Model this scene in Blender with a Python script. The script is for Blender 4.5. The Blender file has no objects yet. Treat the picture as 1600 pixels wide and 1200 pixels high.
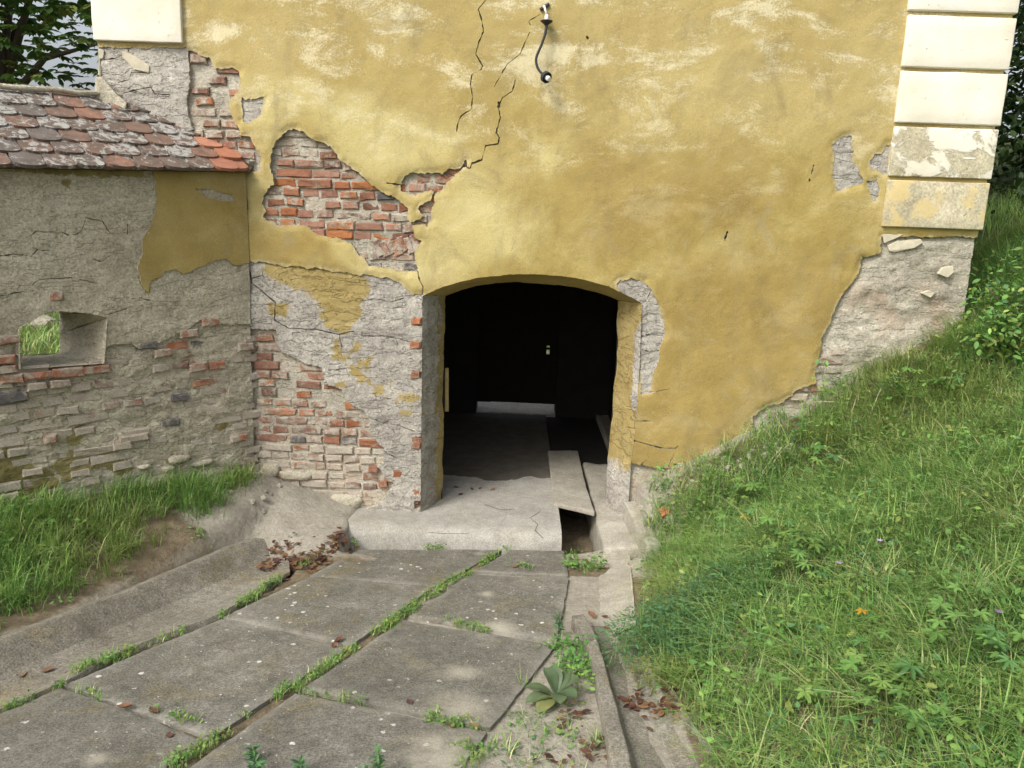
import bpy, bmesh, math, random
import numpy as np
from mathutils import Vector, Matrix, Euler
random.seed(7); rng = np.random.default_rng(7)
S = bpy.context.scene
COL = S.collection

# ------------------------------------------------------------------ camera, sky, sun, exposure
FPX = 1250.0                                    # focal length in photo pixels (1600 wide)
CAM = np.array([0.0, -6.2, 2.43])
def _rx(a): c, s = math.cos(a), math.sin(a); return np.array([[1,0,0],[0,c,-s],[0,s,c]])
def _rz(a): c, s = math.cos(a), math.sin(a); return np.array([[c,-s,0],[s,c,0],[0,0,1]])
ROT = _rx(math.radians(90-12.1)) @ _rz(math.radians(2.0))
cd = bpy.data.cameras.new('camera'); cam = bpy.data.objects.new('camera', cd); COL.objects.link(cam)
cd.sensor_width = 36; cd.lens = 36*FPX/1600; cd.clip_end = 2000; cd.clip_start = 0.05
cam.location = CAM; cam.rotation_euler = Matrix(ROT.tolist()).to_euler()
S.camera = cam
SUN_EL = 46; SUN_DIR = Vector((0.66, 0.75, -1.0*math.tan(math.radians(SUN_EL)))).normalized()
w = bpy.data.worlds.new('World'); S.world = w; w.use_nodes = True
wt = w.node_tree; bg = wt.nodes['Background']
sky = wt.nodes.new('ShaderNodeTexSky'); sky.sky_type = 'NISHITA'; sky.sun_disc = False
sky.sun_elevation = math.radians(SUN_EL); sky.sun_rotation = math.atan2(-SUN_DIR.x, -SUN_DIR.y)
sky.air_density = 1.0; sky.dust_density = 6.0; sky.ozone_density = 1.0
hs = wt.nodes.new('ShaderNodeHueSaturation'); hs.inputs['Saturation'].default_value = 0.4     # thin white overcast
wt.links.new(sky.outputs[0], hs.inputs['Color']); wt.links.new(hs.outputs[0], bg.inputs[0]); bg.inputs[1].default_value = 0.15
sl = bpy.data.lights.new('sun', 'SUN'); sun = bpy.data.objects.new('sun', sl); COL.objects.link(sun)
sl.energy = 1.3; sl.angle = math.radians(13); sl.color = (1.0, 0.97, 0.91)
sun.rotation_euler = SUN_DIR.to_track_quat('-Z', 'Y').to_euler(); sun.location = (-4, -6, 9)
S.view_settings.view_transform = 'Standard'; S.view_settings.look = 'None'
S.view_settings.exposure = 0.62; S.view_settings.gamma = 1.0

# ------------------------------------------------------------------ helpers
def ray(x, y): return ROT @ np.array([(x-800)/FPX, -(y-600)/FPX, -1.0])
def on_plane(x, y, p0, n):
    d = ray(x, y); t = np.dot(np.asarray(p0)-CAM, n)/np.dot(d, n); return CAM + t*d
def fac(x, y, Y=0.0): return on_plane(x, y, (0, Y, 0), np.array([0, 1.0, 0]))
ZS0, ZSL, ZY = -0.06, 0.10, -0.9                 # the drive: z = ZS0 + ZSL*(ZY-y)
def zs(y): return ZS0 + ZSL*(ZY-y)
def drv(x, y, dz=0.0): return on_plane(x, y, (0, ZY, ZS0+dz), np.array([0, ZSL, 1.0]))
def flat(x, y, z=0.0): return on_plane(x, y, (0, 0, z), np.array([0, 0, 1.0]))

def _h(ix, iy, s):
    n = (ix*374761393 + iy*668265263 + s*974634777) & 0x7fffffff
    n = ((n ^ (n >> 13))*1274126177) & 0x7fffffff
    return ((n ^ (n >> 16)) & 0xffff)/65535.0
def vn(x, y, s=0):
    x = np.asarray(x, float); y = np.asarray(y, float)
    ix = np.floor(x).astype(np.int64); iy = np.floor(y).astype(np.int64)
    fx = x-ix; fy = y-iy; fx = fx*fx*(3-2*fx); fy = fy*fy*(3-2*fy)
    a = _h(ix, iy, s); b = _h(ix+1, iy, s); c = _h(ix, iy+1, s); d = _h(ix+1, iy+1, s)
    return (a+(b-a)*fx)*(1-fy) + (c+(d-c)*fx)*fy
def fbm(x, y, s=0, o=4):
    v = 0; a = 0.5; t = 0
    for i in range(o):
        v = v + a*vn(x, y, s+i*17); t += a; a *= 0.5; x = x*2.03+3.1; y = y*2.03+1.7
    return v/t
def sm(a, b, x): t = np.clip((np.asarray(x, float)-a)/(b-a), 0, 1); return t*t*(3-2*t)

def poly_sd(u, v, P):
    """signed distance, positive inside polygon P (n,2)"""
    P = np.asarray(P, float); sh = u.shape; u = u.ravel(); v = v.ravel()
    lo = P.min(0)-0.25; hi = P.max(0)+0.25
    out = -np.maximum(np.maximum(lo[0]+0.25-u, u-hi[0]+0.25), np.maximum(lo[1]+0.25-v, v-hi[1]+0.25))
    m = (u > lo[0]) & (u < hi[0]) & (v > lo[1]) & (v < hi[1])
    if m.any():
        x = u[m]; y = v[m]; d2 = np.full(x.shape, 1e9); ins = np.zeros(x.shape, bool)
        for i in range(len(P)):
            ax, ay = P[i-1]; bx, by = P[i]; ex, ey = bx-ax, by-ay
            t = np.clip(((x-ax)*ex+(y-ay)*ey)/(ex*ex+ey*ey+1e-12), 0, 1)
            d2 = np.minimum(d2, (x-ax-t*ex)**2+(y-ay-t*ey)**2)
            if ey != 0:
                ins ^= ((ay > y) != (by > y)) & (x < ex*(y-ay)/ey+ax)
        d = np.sqrt(d2); out[m] = np.where(ins, d, -d)
    return out.reshape(sh)
def line_sd(u, v, P, hw):
    """positive inside a crack along polyline P; hw = half width at start, end"""
    P = np.asarray(P, float); sh = u.shape; u = u.ravel(); v = v.ravel()
    lo = P.min(0)-0.12; hi = P.max(0)+0.12
    out = np.full(u.shape, -0.12)
    m = (u > lo[0]) & (u < hi[0]) & (v > lo[1]) & (v < hi[1])
    if m.any():
        x = u[m]; y = v[m]; best = np.full(x.shape, -9.0); n = len(P)-1
        for i in range(n):
            ax, ay = P[i]; bx, by = P[i+1]; ex, ey = bx-ax, by-ay
            t = np.clip(((x-ax)*ex+(y-ay)*ey)/(ex*ex+ey*ey+1e-12), 0, 1)
            k = (i+t)/n; ww = (hw[0]+(hw[1]-hw[0])*k)*(0.25+1.35*vn(k*n*3.1, k*0+i*0.37, 77))
            best = np.maximum(best, ww-np.sqrt((x-ax-t*ex)**2+(y-ay-t*ey)**2))
        out[m] = best
    return out.reshape(sh)

def mesh_arrays(name, V, quads=None, tris=None, smooth=False):
    me = bpy.data.meshes.new(name); V = np.asarray(V, np.float32).reshape(-1, 3)
    q = np.zeros((0, 4), np.int32) if quads is None else np.asarray(quads, np.int32).reshape(-1, 4)
    t = np.zeros((0, 3), np.int32) if tris is None else np.asarray(tris, np.int32).reshape(-1, 3)
    me.vertices.add(len(V)); me.vertices.foreach_set('co', V.ravel())
    me.loops.add(q.size+t.size); me.loops.foreach_set('vertex_index', np.concatenate([q.ravel(), t.ravel()]))
    me.polygons.add(len(q)+len(t))
    ls = np.concatenate([np.arange(len(q))*4, q.size+np.arange(len(t))*3]).astype(np.int32)
    me.polygons.foreach_set('loop_start', ls)
    me.update(calc_edges=True); me.validate()
    if smooth: me.polygons.foreach_set('use_smooth', np.ones(len(me.polygons), bool))
    return me
def add_attr(me, name, vals):
    a = me.attributes.new(name, 'FLOAT', 'POINT'); a.data.foreach_set('value', np.asarray(vals, np.float32).ravel())
def add_col(me, name, vals):
    vals = np.asarray(vals, np.float32)
    if vals.shape[1] == 3: vals = np.concatenate([vals, np.ones((len(vals), 1), np.float32)], 1)
    a = me.attributes.new(name, 'FLOAT_COLOR', 'POINT'); a.data.foreach_set('color', vals.ravel())

def tag(o, label=None, cat=None, group=None, kind=None):
    if label: o['label'] = label
    if cat: o['category'] = cat
    if group: o['group'] = group
    if kind: o['kind'] = kind
    return o
PINV = {}
def obj(name, me, mat=None, parent=None, loc=None, rot=None, scale=None):
    o = bpy.data.objects.new(name, me); COL.objects.link(o)
    if mat is not None and me is not None and len(me.materials) == 0:
        for m in (mat if isinstance(mat, (list, tuple)) else [mat]): me.materials.append(m)
    if loc is not None: o.location = loc
    if rot is not None: o.rotation_euler = rot
    if scale is not None: o.scale = scale
    if parent is not None:
        o.parent = parent; o.matrix_parent_inverse = PINV[parent.name]
    PINV[o.name] = (PINV[parent.name] @ Matrix.Identity(4)) if False else world_of(o).inverted()
    return o
WM = {}
def world_of(o):
    b = Matrix.LocRotScale(o.location, o.rotation_euler, o.scale)
    if o.parent is not None: b = WM[o.parent.name] @ o.matrix_parent_inverse @ b
    WM[o.name] = b; return b
def empty(name, loc, label, cat, group=None, kind=None):
    o = obj(name, None, loc=loc); o.empty_display_size = 0.2
    return tag(o, label, cat, group, kind)
def pydata(name, V, F, smooth=False):
    me = bpy.data.meshes.new(name); me.from_pydata([tuple(map(float, p)) for p in V], [], F); me.update()
    if smooth: me.polygons.foreach_set('use_smooth', np.ones(len(me.polygons), bool))
    return me
def prism(name, top, bot, smooth=False):
    """solid between two loops of equal length"""
    n = len(top); V = list(top)+list(bot)
    F = [list(range(n)), list(range(2*n-1, n-1, -1))] + [[(i+1) % n, i, n+i, n+(i+1) % n] for i in range(n)]
    me = pydata(name, V, F)
    bm = bmesh.new(); bm.from_mesh(me); bmesh.ops.recalc_face_normals(bm, faces=bm.faces); bm.to_mesh(me); bm.free()
    return me
def bevelled(me, off, seg=2, jit=0.0):
    bm = bmesh.new(); bm.from_mesh(me)
    bmesh.ops.bevel(bm, geom=list(bm.edges), offset=off, segments=seg, affect='EDGES', profile=0.6)
    if jit:
        for v in bm.verts: v.co += Vector([random.uniform(-jit, jit) for _ in range(3)])
    bmesh.ops.recalc_face_normals(bm, faces=bm.faces)
    bm.to_mesh(me); bm.free(); return me
def box(name, x0, x1, y0, y1, z0, z1):
    return prism(name, [(x0,y0,z1),(x1,y0,z1),(x1,y1,z1),(x0,y1,z1)], [(x0,y0,z0),(x1,y0,z0),(x1,y1,z0),(x0,y1,z0)])
def rough_block(name, top, bot, cut=0.05, amp=0.006, sc=9.0, off=0.012, seed=0):
    """a solid block, bevelled, subdivided and roughened"""
    me = prism(name, top, bot)
    bm = bmesh.new(); bm.from_mesh(me)
    bmesh.ops.bevel(bm, geom=list(bm.edges), offset=off, segments=2, affect='EDGES', profile=0.6)
    bmesh.ops.triangulate(bm, faces=[f for f in bm.faces if len(f.verts) > 4])
    for _ in range(5):
        es = [e for e in bm.edges if e.calc_length() > cut*1.6]
        if not es: break
        bmesh.ops.subdivide_edges(bm, edges=es, cuts=1, use_grid_fill=True)
    bmesh.ops.recalc_face_normals(bm, faces=bm.faces); bm.normal_update()
    from mathutils import noise
    for v in bm.verts:
        v.co += v.normal*amp*noise.fractal(Vector(v.co)*sc+Vector((seed, 0, 0)), 0.7, 2.0, 4)
    bm.to_mesh(me); bm.free()
    me.polygons.foreach_set('use_smooth', np.ones(len(me.polygons), bool)); return me
def tube(name, pts, radii, n=8, cap=True):
    V = []; F = []; pts = [Vector(p) for p in pts]
    if not isinstance(radii, (list, tuple)): radii = [radii]*len(pts)
    for i, p in enumerate(pts):
        d = (pts[min(i+1, len(pts)-1)]-pts[max(i-1, 0)]).normalized()
        a = d.orthogonal().normalized() if i == 0 else (a - d*a.dot(d)).normalized()
        b = d.cross(a)
        for k in range(n):
            t = 2*math.pi*k/n; V.append(p + (a*math.cos(t)+b*math.sin(t))*radii[i])
    for i in range(len(pts)-1):
        for k in range(n):
            F.append([i*n+k, i*n+(k+1) % n, (i+1)*n+(k+1) % n, (i+1)*n+k])
    if cap: F += [list(range(n-1, -1, -1)), list(range((len(pts)-1)*n, len(pts)*n))]
    return pydata(name, V, F, True)

# ------------------------------------------------------------------ materials
class M:
    def __init__(s, name):
        s.m = bpy.data.materials.new(name); s.m.use_nodes = True; s.t = s.m.node_tree
        s.b = s.t.nodes['Principled BSDF']; s.b.inputs['Roughness'].default_value = 0.9
        s.b.inputs['Specular IOR Level'].default_value = 0.25
    def n(s, k, **kw):
        x = s.t.nodes.new(k)
        for a, v in kw.items(): setattr(x, a, v)
        return x
    def l(s, a, b): s.t.links.new(a, b)
    def co(s, scale=(1, 1, 1), objspace=True, rot=(0,0,0)):
        c = s.n('ShaderNodeTexCoord'); mp = s.n('ShaderNodeMapping')
        mp.inputs['Scale'].default_value = scale; mp.inputs['Rotation'].default_value = rot
        if objspace: s.l(c.outputs['Object'], mp.inputs[0])
        else:
            g = s.n('ShaderNodeNewGeometry'); s.l(g.outputs['Position'], mp.inputs[0])
        return mp.outputs[0]
    def noise(s, scale, detail=6, rough=0.6, vec=None, dist=0.0):
        x = s.n('ShaderNodeTexNoise'); x.inputs['Scale'].default_value = scale; x.inputs['Detail'].default_value = detail
        x.inputs['Roughness'].default_value = rough; x.inputs['Distortion'].default_value = dist
        s.l(vec if vec is not None else s.co(objspace=False), x.inputs['Vector']); return x.outputs['Fac']
    def vor(s, scale, vec=None, feature='F1', out='Distance'):
        x = s.n('ShaderNodeTexVoronoi'); x.feature = feature; x.inputs['Scale'].default_value = scale
        s.l(vec if vec is not None else s.co(objspace=False), x.inputs['Vector']); return x.outputs[out]
    def ramp(s, f, stops):
        r = s.n('ShaderNodeValToRGB'); e = r.color_ramp.elements
        for i, (p, c) in enumerate(stops):
            el = e[i] if i < 2 else e.new(p)
            el.position = p; el.color = (*c, 1) if len(c) == 3 else c
        s.l(f, r.inputs[0]); return r.outputs[0]
    def step(s, f, a, b):
        x = s.n('ShaderNodeMapRange'); x.inputs[1].default_value = a; x.inputs[2].default_value = b
        x.interpolation_type = 'SMOOTHSTEP'; s.l(f, x.inputs[0]); return x.outputs[0]
    def math(s, op, a, b=None, clamp=False):
        x = s.n('ShaderNodeMath', operation=op, use_clamp=clamp)
        for i, v in enumerate((a, b)):
            if v is None: continue
            if isinstance(v, (int, float)): x.inputs[i].default_value = v
            else: s.l(v, x.inputs[i])
        return x.outputs[0]
    def mix(s, f, a, b, mode='MIX'):
        x = s.n('ShaderNodeMix', data_type='RGBA', blend_type=mode)
        for i, v in ((0, f), (6, a), (7, b)):
            if isinstance(v, (int, float)): x.inputs[i].default_value = v
            elif isinstance(v, tuple): x.inputs[i].default_value = (*v, 1)
            else: s.l(v, x.inputs[i])
        return x.outputs[2]
    def attr(s, name, out='Fac'):
        a = s.n('ShaderNodeAttribute'); a.attribute_name = name; return a.outputs[out]
    def col(s, c):
        if isinstance(c, tuple): s.b.inputs['Base Color'].default_value = (*c, 1)
        else: s.l(c, s.b.inputs['Base Color'])
    def bump(s, h, dist=0.01, strength=1.0, prev=None):
        b = s.n('ShaderNodeBump'); b.inputs['Distance'].default_value = dist; b.inputs['Strength'].default_value = strength
        s.l(h, b.inputs['Height'])
        if prev is not None: s.l(prev, b.inputs['Normal'])
        s.l(b.outputs[0], s.b.inputs['Normal']); return b.outputs[0]

def pos_z(m):
    g = m.n('ShaderNodeNewGeometry'); sp = m.n('ShaderNodeSeparateXYZ'); m.l(g.outputs['Position'], sp.inputs[0]); return sp.outputs

def mat_ochre():
    m = M('ochre_paint'); p = pos_z(m)
    big = m.noise(0.8, 6, 0.62, dist=0.5); med = m.noise(2.6, 8, 0.66, dist=0.6)
    streak = m.noise(1.0, 9, 0.7, vec=m.co((1.7, 1.7, 3.6), False, rot=(0, 0.10, 0)), dist=0.35)
    drip = m.noise(1.0, 7, 0.65, vec=m.co((5.0, 5.0, 0.8), False), dist=0.3)
    fine = m.noise(42, 5, 0.75); fine2 = m.noise(120, 3, 0.7); grain = m.noise(70, 5, 0.9)
    base = m.ramp(med, [(0.28, (0.275, 0.20, 0.058)), (0.5, (0.345, 0.262, 0.082)), (0.74, (0.425, 0.342, 0.135))])
    base = m.mix(m.math('MULTIPLY', m.step(big, 0.42, 0.7), 0.6), base, (0.47, 0.39, 0.175))
    hi = m.step(p['Z'], 2.3, 3.9)
    base = m.mix(m.math('MULTIPLY', hi, 0.42), base, (0.46, 0.365, 0.165))
    # smooth re-limed patch, deeper older ochre
    base = m.mix(m.math('MULTIPLY', m.attr('pale'), m.math('ADD', 0.4, m.math('MULTIPLY', streak, 0.75)), True), base, (0.57, 0.50, 0.23))
    base = m.mix(m.math('MULTIPLY', m.attr('deep'), 0.7), base, m.ramp(med, [(0.3, (0.24, 0.168, 0.052)), (0.7, (0.35, 0.25, 0.08))]))
    # limewash worn to a pale speckle, thickest high up
    fl = m.math('ADD', m.math('MULTIPLY', m.step(streak, 0.36, 0.74), 0.62), m.math('MULTIPLY', grain, 1.0))
    fl = m.math('MULTIPLY', m.step(fl, 0.70, 1.0), m.math('ADD', m.math('MULTIPLY', hi, 0.85), 0.12), True)
    base = m.mix(fl, base, (0.66, 0.59, 0.38))
    # rain streaks, grey-brown dirt and damp
    base = m.mix(m.math('MULTIPLY', m.step(drip, 0.52, 0.72), 0.32), base, (0.23, 0.185, 0.095))
    st = m.noise(1.5, 10, 0.72, vec=m.co((1.6, 1.6, 1.1), False), dist=1.0)
    base = m.mix(m.math('MULTIPLY', m.step(st, 0.5, 0.7), 0.5), base, (0.235, 0.185, 0.085))
    base = m.mix(m.math('MULTIPLY', m.step(m.noise(2.4, 10, 0.75, dist=1.4), 0.53, 0.75), 0.45), base, (0.33, 0.295, 0.20))
    spots = m.step(m.noise(17, 5, 0.65), 0.68, 0.74)
    base = m.mix(m.math('MULTIPLY', spots, 0.5), base, (0.55, 0.51, 0.39))
    pk = m.step(m.vor(24), 0.075, 0.05); base = m.mix(m.math('MULTIPLY', pk, m.step(m.noise(3, 3, .5), .5, .6)), base, (0.14, 0.11, 0.06))
    base = m.mix(m.math('MULTIPLY', m.attr('edge'), m.step(fine, 0.3, 0.6)), base, (0.50, 0.45, 0.31))
    m.col(m.mix(0.45, base, m.ramp(fine2, [(0.3, (0.33, 0.33, 0.33)), (0.7, (0.67, 0.67, 0.67))]), 'OVERLAY'))
    h = m.math('ADD', m.math('MULTIPLY', fine, 0.7), m.math('ADD', m.math('MULTIPLY', fine2, 0.35), m.math('MULTIPLY', m.noise(11, 6, 0.65), 0.55)))
    h = m.math('SUBTRACT', h, m.math('ADD', m.math('MULTIPLY', pk, 0.6), m.math('MULTIPLY', fl, 0.25)))
    m.bump(h, 0.007, 0.8); return m.m

def grey_nodes(m, warm=0.0):
    c = m.ramp(m.noise(2.3, 8, 0.65), [(0.3, (0.30+warm, 0.27+warm*.8, 0.215)), (0.5, (0.40+warm, 0.37+warm*.8, 0.30)), (0.72, (0.52+warm, 0.485+warm*.8, 0.40))])
    g = m.noise(60, 4, 0.8)
    c = m.mix(0.8, c, m.ramp(g, [(0.32, (0.26, 0.26, 0.26)), (0.68, (0.72, 0.72, 0.72))]), 'OVERLAY')
    c = m.mix(0.5, c, m.ramp(m.noise(11, 8, 0.75), [(0.3, (0.32, 0.31, 0.29)), (0.7, (0.68, 0.68, 0.68))]), 'OVERLAY')
    pit = m.step(m.vor(75), 0.16, 0.10)
    c = m.mix(m.math('MULTIPLY', pit, 0.35), c, (0.16, 0.14, 0.11))
    peb = m.step(m.vor(46), 0.13, 0.09); c = m.mix(m.math('MULTIPLY', peb, 0.3), c, (0.62, 0.58, 0.5))
    return c, g, pit
def mat_grey(name='lime_render', warm=0.0, paint=True, dirt=0.25, ledge=1.0, blk=False):
    m = M(name); c, g, pit = grey_nodes(m, warm)
    st = m.noise(1.3, 8, 0.7, dist=0.6)
    c = m.mix(m.math('MULTIPLY', m.step(st, 0.5, 0.72), dirt), c, (0.19, 0.165, 0.11))
    led = m.noise(1.0, 5, 0.62, vec=m.co((3.2, 3.2, 9), False), dist=0.25)
    if paint:
        k = m.math('ADD', m.attr('paint'), m.math('MULTIPLY', m.math('SUBTRACT', m.noise(16, 9, 0.75, dist=0.5), 0.5), 1.7))
        k = m.step(k, 0.47, 0.53)
        pc = m.ramp(m.noise(5, 6, 0.6), [(0.3, (0.27, 0.20, 0.07)), (0.7, (0.385, 0.305, 0.13))])
        pc = m.mix(m.attr('olive'), pc, m.ramp(m.noise(6, 6, 0.6), [(0.3, (0.17, 0.145, 0.055)), (0.7, (0.30, 0.26, 0.12))]))
        c = m.mix(k, c, pc)
    if blk:
        c = m.mix(m.math('MULTIPLY', m.step(m.noise(2.0, 7, 0.7), 0.5, 0.66), 0.4), c, (0.42, 0.29, 0.2))
    m.col(c)
    lip = m.step(led, 0.47, 0.50); lip2 = m.step(led, 0.58, 0.60)
    h = m.math('ADD', m.math('MULTIPLY', g, 0.3), m.math('MULTIPLY', m.math('ADD', lip, lip2), 0.9*ledge))
    h = m.math('SUBTRACT', m.math('ADD', h, m.math('MULTIPLY', m.noise(14, 6, 0.65), 1.4)), m.math('MULTIPLY', pit, 0.4))
    m.bump(h, 0.012, 0.9); return m.m

def mat_brick():
    m = M('fired_brick'); oi = m.n('ShaderNodeObjectInfo'); rnd = oi.outputs['Random']
    off = m.n('ShaderNodeVectorMath', operation='ADD'); g = m.n('ShaderNodeNewGeometry')
    cb = m.n('ShaderNodeCombineXYZ'); m.l(m.math('MULTIPLY', rnd, 40.0), cb.inputs[0]); m.l(m.math('MULTIPLY', rnd, 17.0), cb.inputs[2])
    m.l(g.outputs['Position'], off.inputs[0]); m.l(cb.outputs[0], off.inputs[1]); v = off.outputs[0]
    n1 = m.noise(16, 6, 0.7, v); n2 = m.noise(70, 4, 0.8, v); n3 = m.noise(9, 8, 0.72, v, 0.5)
    c = m.mix(0.55, oi.outputs['Color'], m.ramp(n1, [(0.3, (0.3, 0.3, 0.3)), (0.72, (0.72, 0.70, 0.68))]), 'OVERLAY')
    c = m.mix(m.math('MULTIPLY', m.step(n2, 0.55, 0.75), 0.35), c, (0.10, 0.06, 0.045))
    k = m.math('SUBTRACT', m.math('ADD', n3, m.math('MULTIPLY', oi.outputs['Alpha'], 0.5)), 0.57)
    k = m.step(k, 0.0, 0.22)
    mc = m.ramp(n2, [(0.3, (0.30, 0.265, 0.21)), (0.7, (0.52, 0.475, 0.39))])
    m.col(m.mix(m.math('MULTIPLY', k, 0.92), c, mc))
    m.bump(m.math('ADD', m.math('MULTIPLY', n1, 1.6), m.math('ADD', m.math('MULTIPLY', n2, 0.6), m.math('MULTIPLY', k, 0.7))), 0.008, 1.0); return m.m

def mat_quoin():
    m = M('cream_limewash'); g = m.noise(50, 4, 0.7)
    c = m.ramp(m.noise(2.2, 7, 0.6), [(0.3, (0.66, 0.61, 0.48)), (0.7, (0.78, 0.75, 0.66))])
    oi = m.n('ShaderNodeObjectInfo')
    wr = m.noise(4.0, 9, 0.68, m.co((1, 1, 1.3), False), 0.6)
    k = m.step(m.math('ADD', wr, m.math('MULTIPLY', m.math('SUBTRACT', oi.outputs['Alpha'], 0.5), 0.75)), 0.56, 0.63)
    gc, gg, pit = grey_nodes(m, 0.07)
    c = m.mix(k, c, gc)
    ye = m.step(m.math('ADD', m.noise(2.6, 5, 0.6), m.math('MULTIPLY', m.math('SUBTRACT', oi.outputs['Alpha'], 0.8), 0.9)), 0.55, 0.62)
    c = m.mix(m.math('MULTIPLY', ye, 0.8), c, (0.60, 0.47, 0.22))
    pits = m.step(m.noise(26, 4, 0.6), 0.68, 0.72)
    c = m.mix(m.math('MULTIPLY', pits, m.math('MULTIPLY', k, 0.8)), c, (0.22, 0.19, 0.14))
    m.col(c)
    m.bump(m.math('SUBTRACT', m.math('ADD', m.math('MULTIPLY', g, 0.4), m.math('MULTIPLY', m.noise(9, 5, 0.6), 0.8)), m.math('ADD', m.math('MULTIPLY', k, 0.9), pits)), 0.006, 0.8); return m.m

def mat_concrete(name, c0, c1, c2, lich=0.0, sand=False, moss=0.3, bumpd=0.006, dark=0.0):
    m = M(name); oi = m.n('ShaderNodeObjectInfo')
    n1 = m.noise(1.7, 8, 0.68, dist=0.3); n2 = m.noise(90, 4, 0.8); n3 = m.noise(7, 8, 0.7)
    c = m.ramp(m.math('ADD', m.math('MULTIPLY', n1, 0.6), m.math('MULTIPLY', n3, 0.4)), [(0.33, c0), (0.5, c1), (0.68, c2)])
    c = m.mix(m.math('MULTIPLY', m.step(m.noise(2.2, 7, 0.7, dist=0.8), 0.5, 0.68), moss), c, (0.21, 0.165, 0.065))
    c = m.mix(0.9 if lich else 0.5, c, m.ramp(n2, [(0.36, (0.24, 0.24, 0.24)), (0.64, (0.74, 0.74, 0.74))]), 'OVERLAY')
    c = m.mix(0.55 if lich else 0.3, c, m.ramp(m.noise(20, 8, 0.8), [(0.36, (0.27, 0.265, 0.25)), (0.64, (0.72, 0.72, 0.71))]), 'OVERLAY')
    if lich:
        lk = m.math('MULTIPLY', m.step(m.math('ADD', m.vor(11, out='Distance'), m.math('MULTIPLY', m.noise(38, 4, .7), 0.5)), 0.40, 0.35), m.step(m.noise(1.9, 3, 0.5), 0.44, 0.56))
        lk2 = m.math('MULTIPLY', m.step(m.vor(27), 0.13, 0.09), m.step(m.noise(2.9, 3, 0.5), 0.44, 0.6))
        lk = m.math('MULTIPLY', m.math('MAXIMUM', lk, lk2), m.step(m.noise(60, 3, .6), .3, .5))
        c = m.mix(m.math('MULTIPLY', lk, lich), c, (0.68, 0.68, 0.63))
    if sand:
        sk = m.step(m.math('ADD', m.attr('sand'), m.math('MULTIPLY', m.math('SUBTRACT', m.noise(11, 8, 0.75), 0.5), 1.0)), 0.25, 1.15)
        c = m.mix(sk, c, m.ramp(n2, [(0.3, (0.32, 0.295, 0.225)), (0.7, (0.46, 0.43, 0.345))]))
        c = m.mix(m.math('MULTIPLY', m.step(m.noise(3.1, 9, 0.75, dist=0.5), 0.5, 0.66), 0.45), c, (0.075, 0.07, 0.058))
        c = m.mix(m.math('MULTIPLY', m.step(m.noise(24, 6, 0.8), 0.58, 0.72), 0.5), c, (0.30, 0.29, 0.25))
        ek = m.math('MULTIPLY', m.attr('rim'), m.step(n3, 0.3, 0.6))
        c = m.mix(m.math('MULTIPLY', ek, 0.45), c, (0.34, 0.325, 0.28))
    if sand:
        c = m.mix(m.math('MULTIPLY', m.math('SUBTRACT', oi.outputs['Random'], 0.35), 0.3, True), c, (0.07, 0.066, 0.055))
        ag = m.step(m.vor(95), 0.30, 0.12); c = m.mix(m.math('MULTIPLY', ag, 0.35), c, (0.36, 0.35, 0.31))
    m.col(c)
    m.bump(m.math('ADD', m.math('MULTIPLY', n2, 0.9), n3), bumpd, 1.0); return m.m

def mat_ground():
    m = M('soil_and_sand'); n1 = m.noise(2.0, 8, 0.7); n2 = m.noise(38, 5, 0.8); n3 = m.noise(9, 6, 0.7)
    soil = m.ramp(n3, [(0.3, (0.10, 0.08, 0.05)), (0.55, (0.19, 0.15, 0.095)), (0.75, (0.28, 0.235, 0.155))])
    sand = m.ramp(n3, [(0.3, (0.27, 0.245, 0.195)), (0.7, (0.40, 0.37, 0.305))])
    k = m.step(m.math('ADD', m.attr('sand'), m.math('MULTIPLY', m.math('SUBTRACT', n1, 0.5), 0.8)), 0.35, 0.65)
    c = m.mix(k, soil, sand)
    c = m.mix(m.math('MULTIPLY', m.attr('green'), m.step(n1, 0.2, 0.5)), c, m.ramp(n3, [(0.3, (0.035, 0.055, 0.015)), (0.7, (0.09, 0.12, 0.035))]))
    c = m.mix(0.6, c, m.ramp(n2, [(0.3, (0.28, 0.28, 0.28)), (0.7, (0.7, 0.7, 0.7))]), 'OVERLAY')
    m.col(c); m.bump(m.math('ADD', n2, m.math('MULTIPLY', n3, 1.5)), 0.02, 0.8); return m.m

def mat_leaf(name, col=None, attr='Col', transl=0.3, rough=0.5, var=0.5):
    m = M(name); n1 = m.noise(30, 4, 0.6)
    c = m.attr(attr, 'Color') if col is None else col
    if col is not None:
        oi = m.n('ShaderNodeObjectInfo'); c = m.mix(1.0, c, oi.outputs['Color'], 'MULTIPLY')
    c = m.mix(var, c, m.ramp(n1, [(0.3, (0.36, 0.36, 0.36)), (0.7, (0.64, 0.64, 0.64))]), 'OVERLAY')
    m.col(c); m.b.inputs['Roughness'].default_value = rough
    if transl:
        tr = m.n('ShaderNodeBsdfTranslucent'); m.l(c, tr.inputs[0])
        mx = m.n('ShaderNodeMixShader'); mx.inputs[0].default_value = transl
        out = m.t.nodes['Material Output']
        m.l(m.b.outputs[0], mx.inputs[1]); m.l(tr.outputs[0], mx.inputs[2]); m.l(mx.outputs[0], out.inputs[0])
    return m.m
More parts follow.
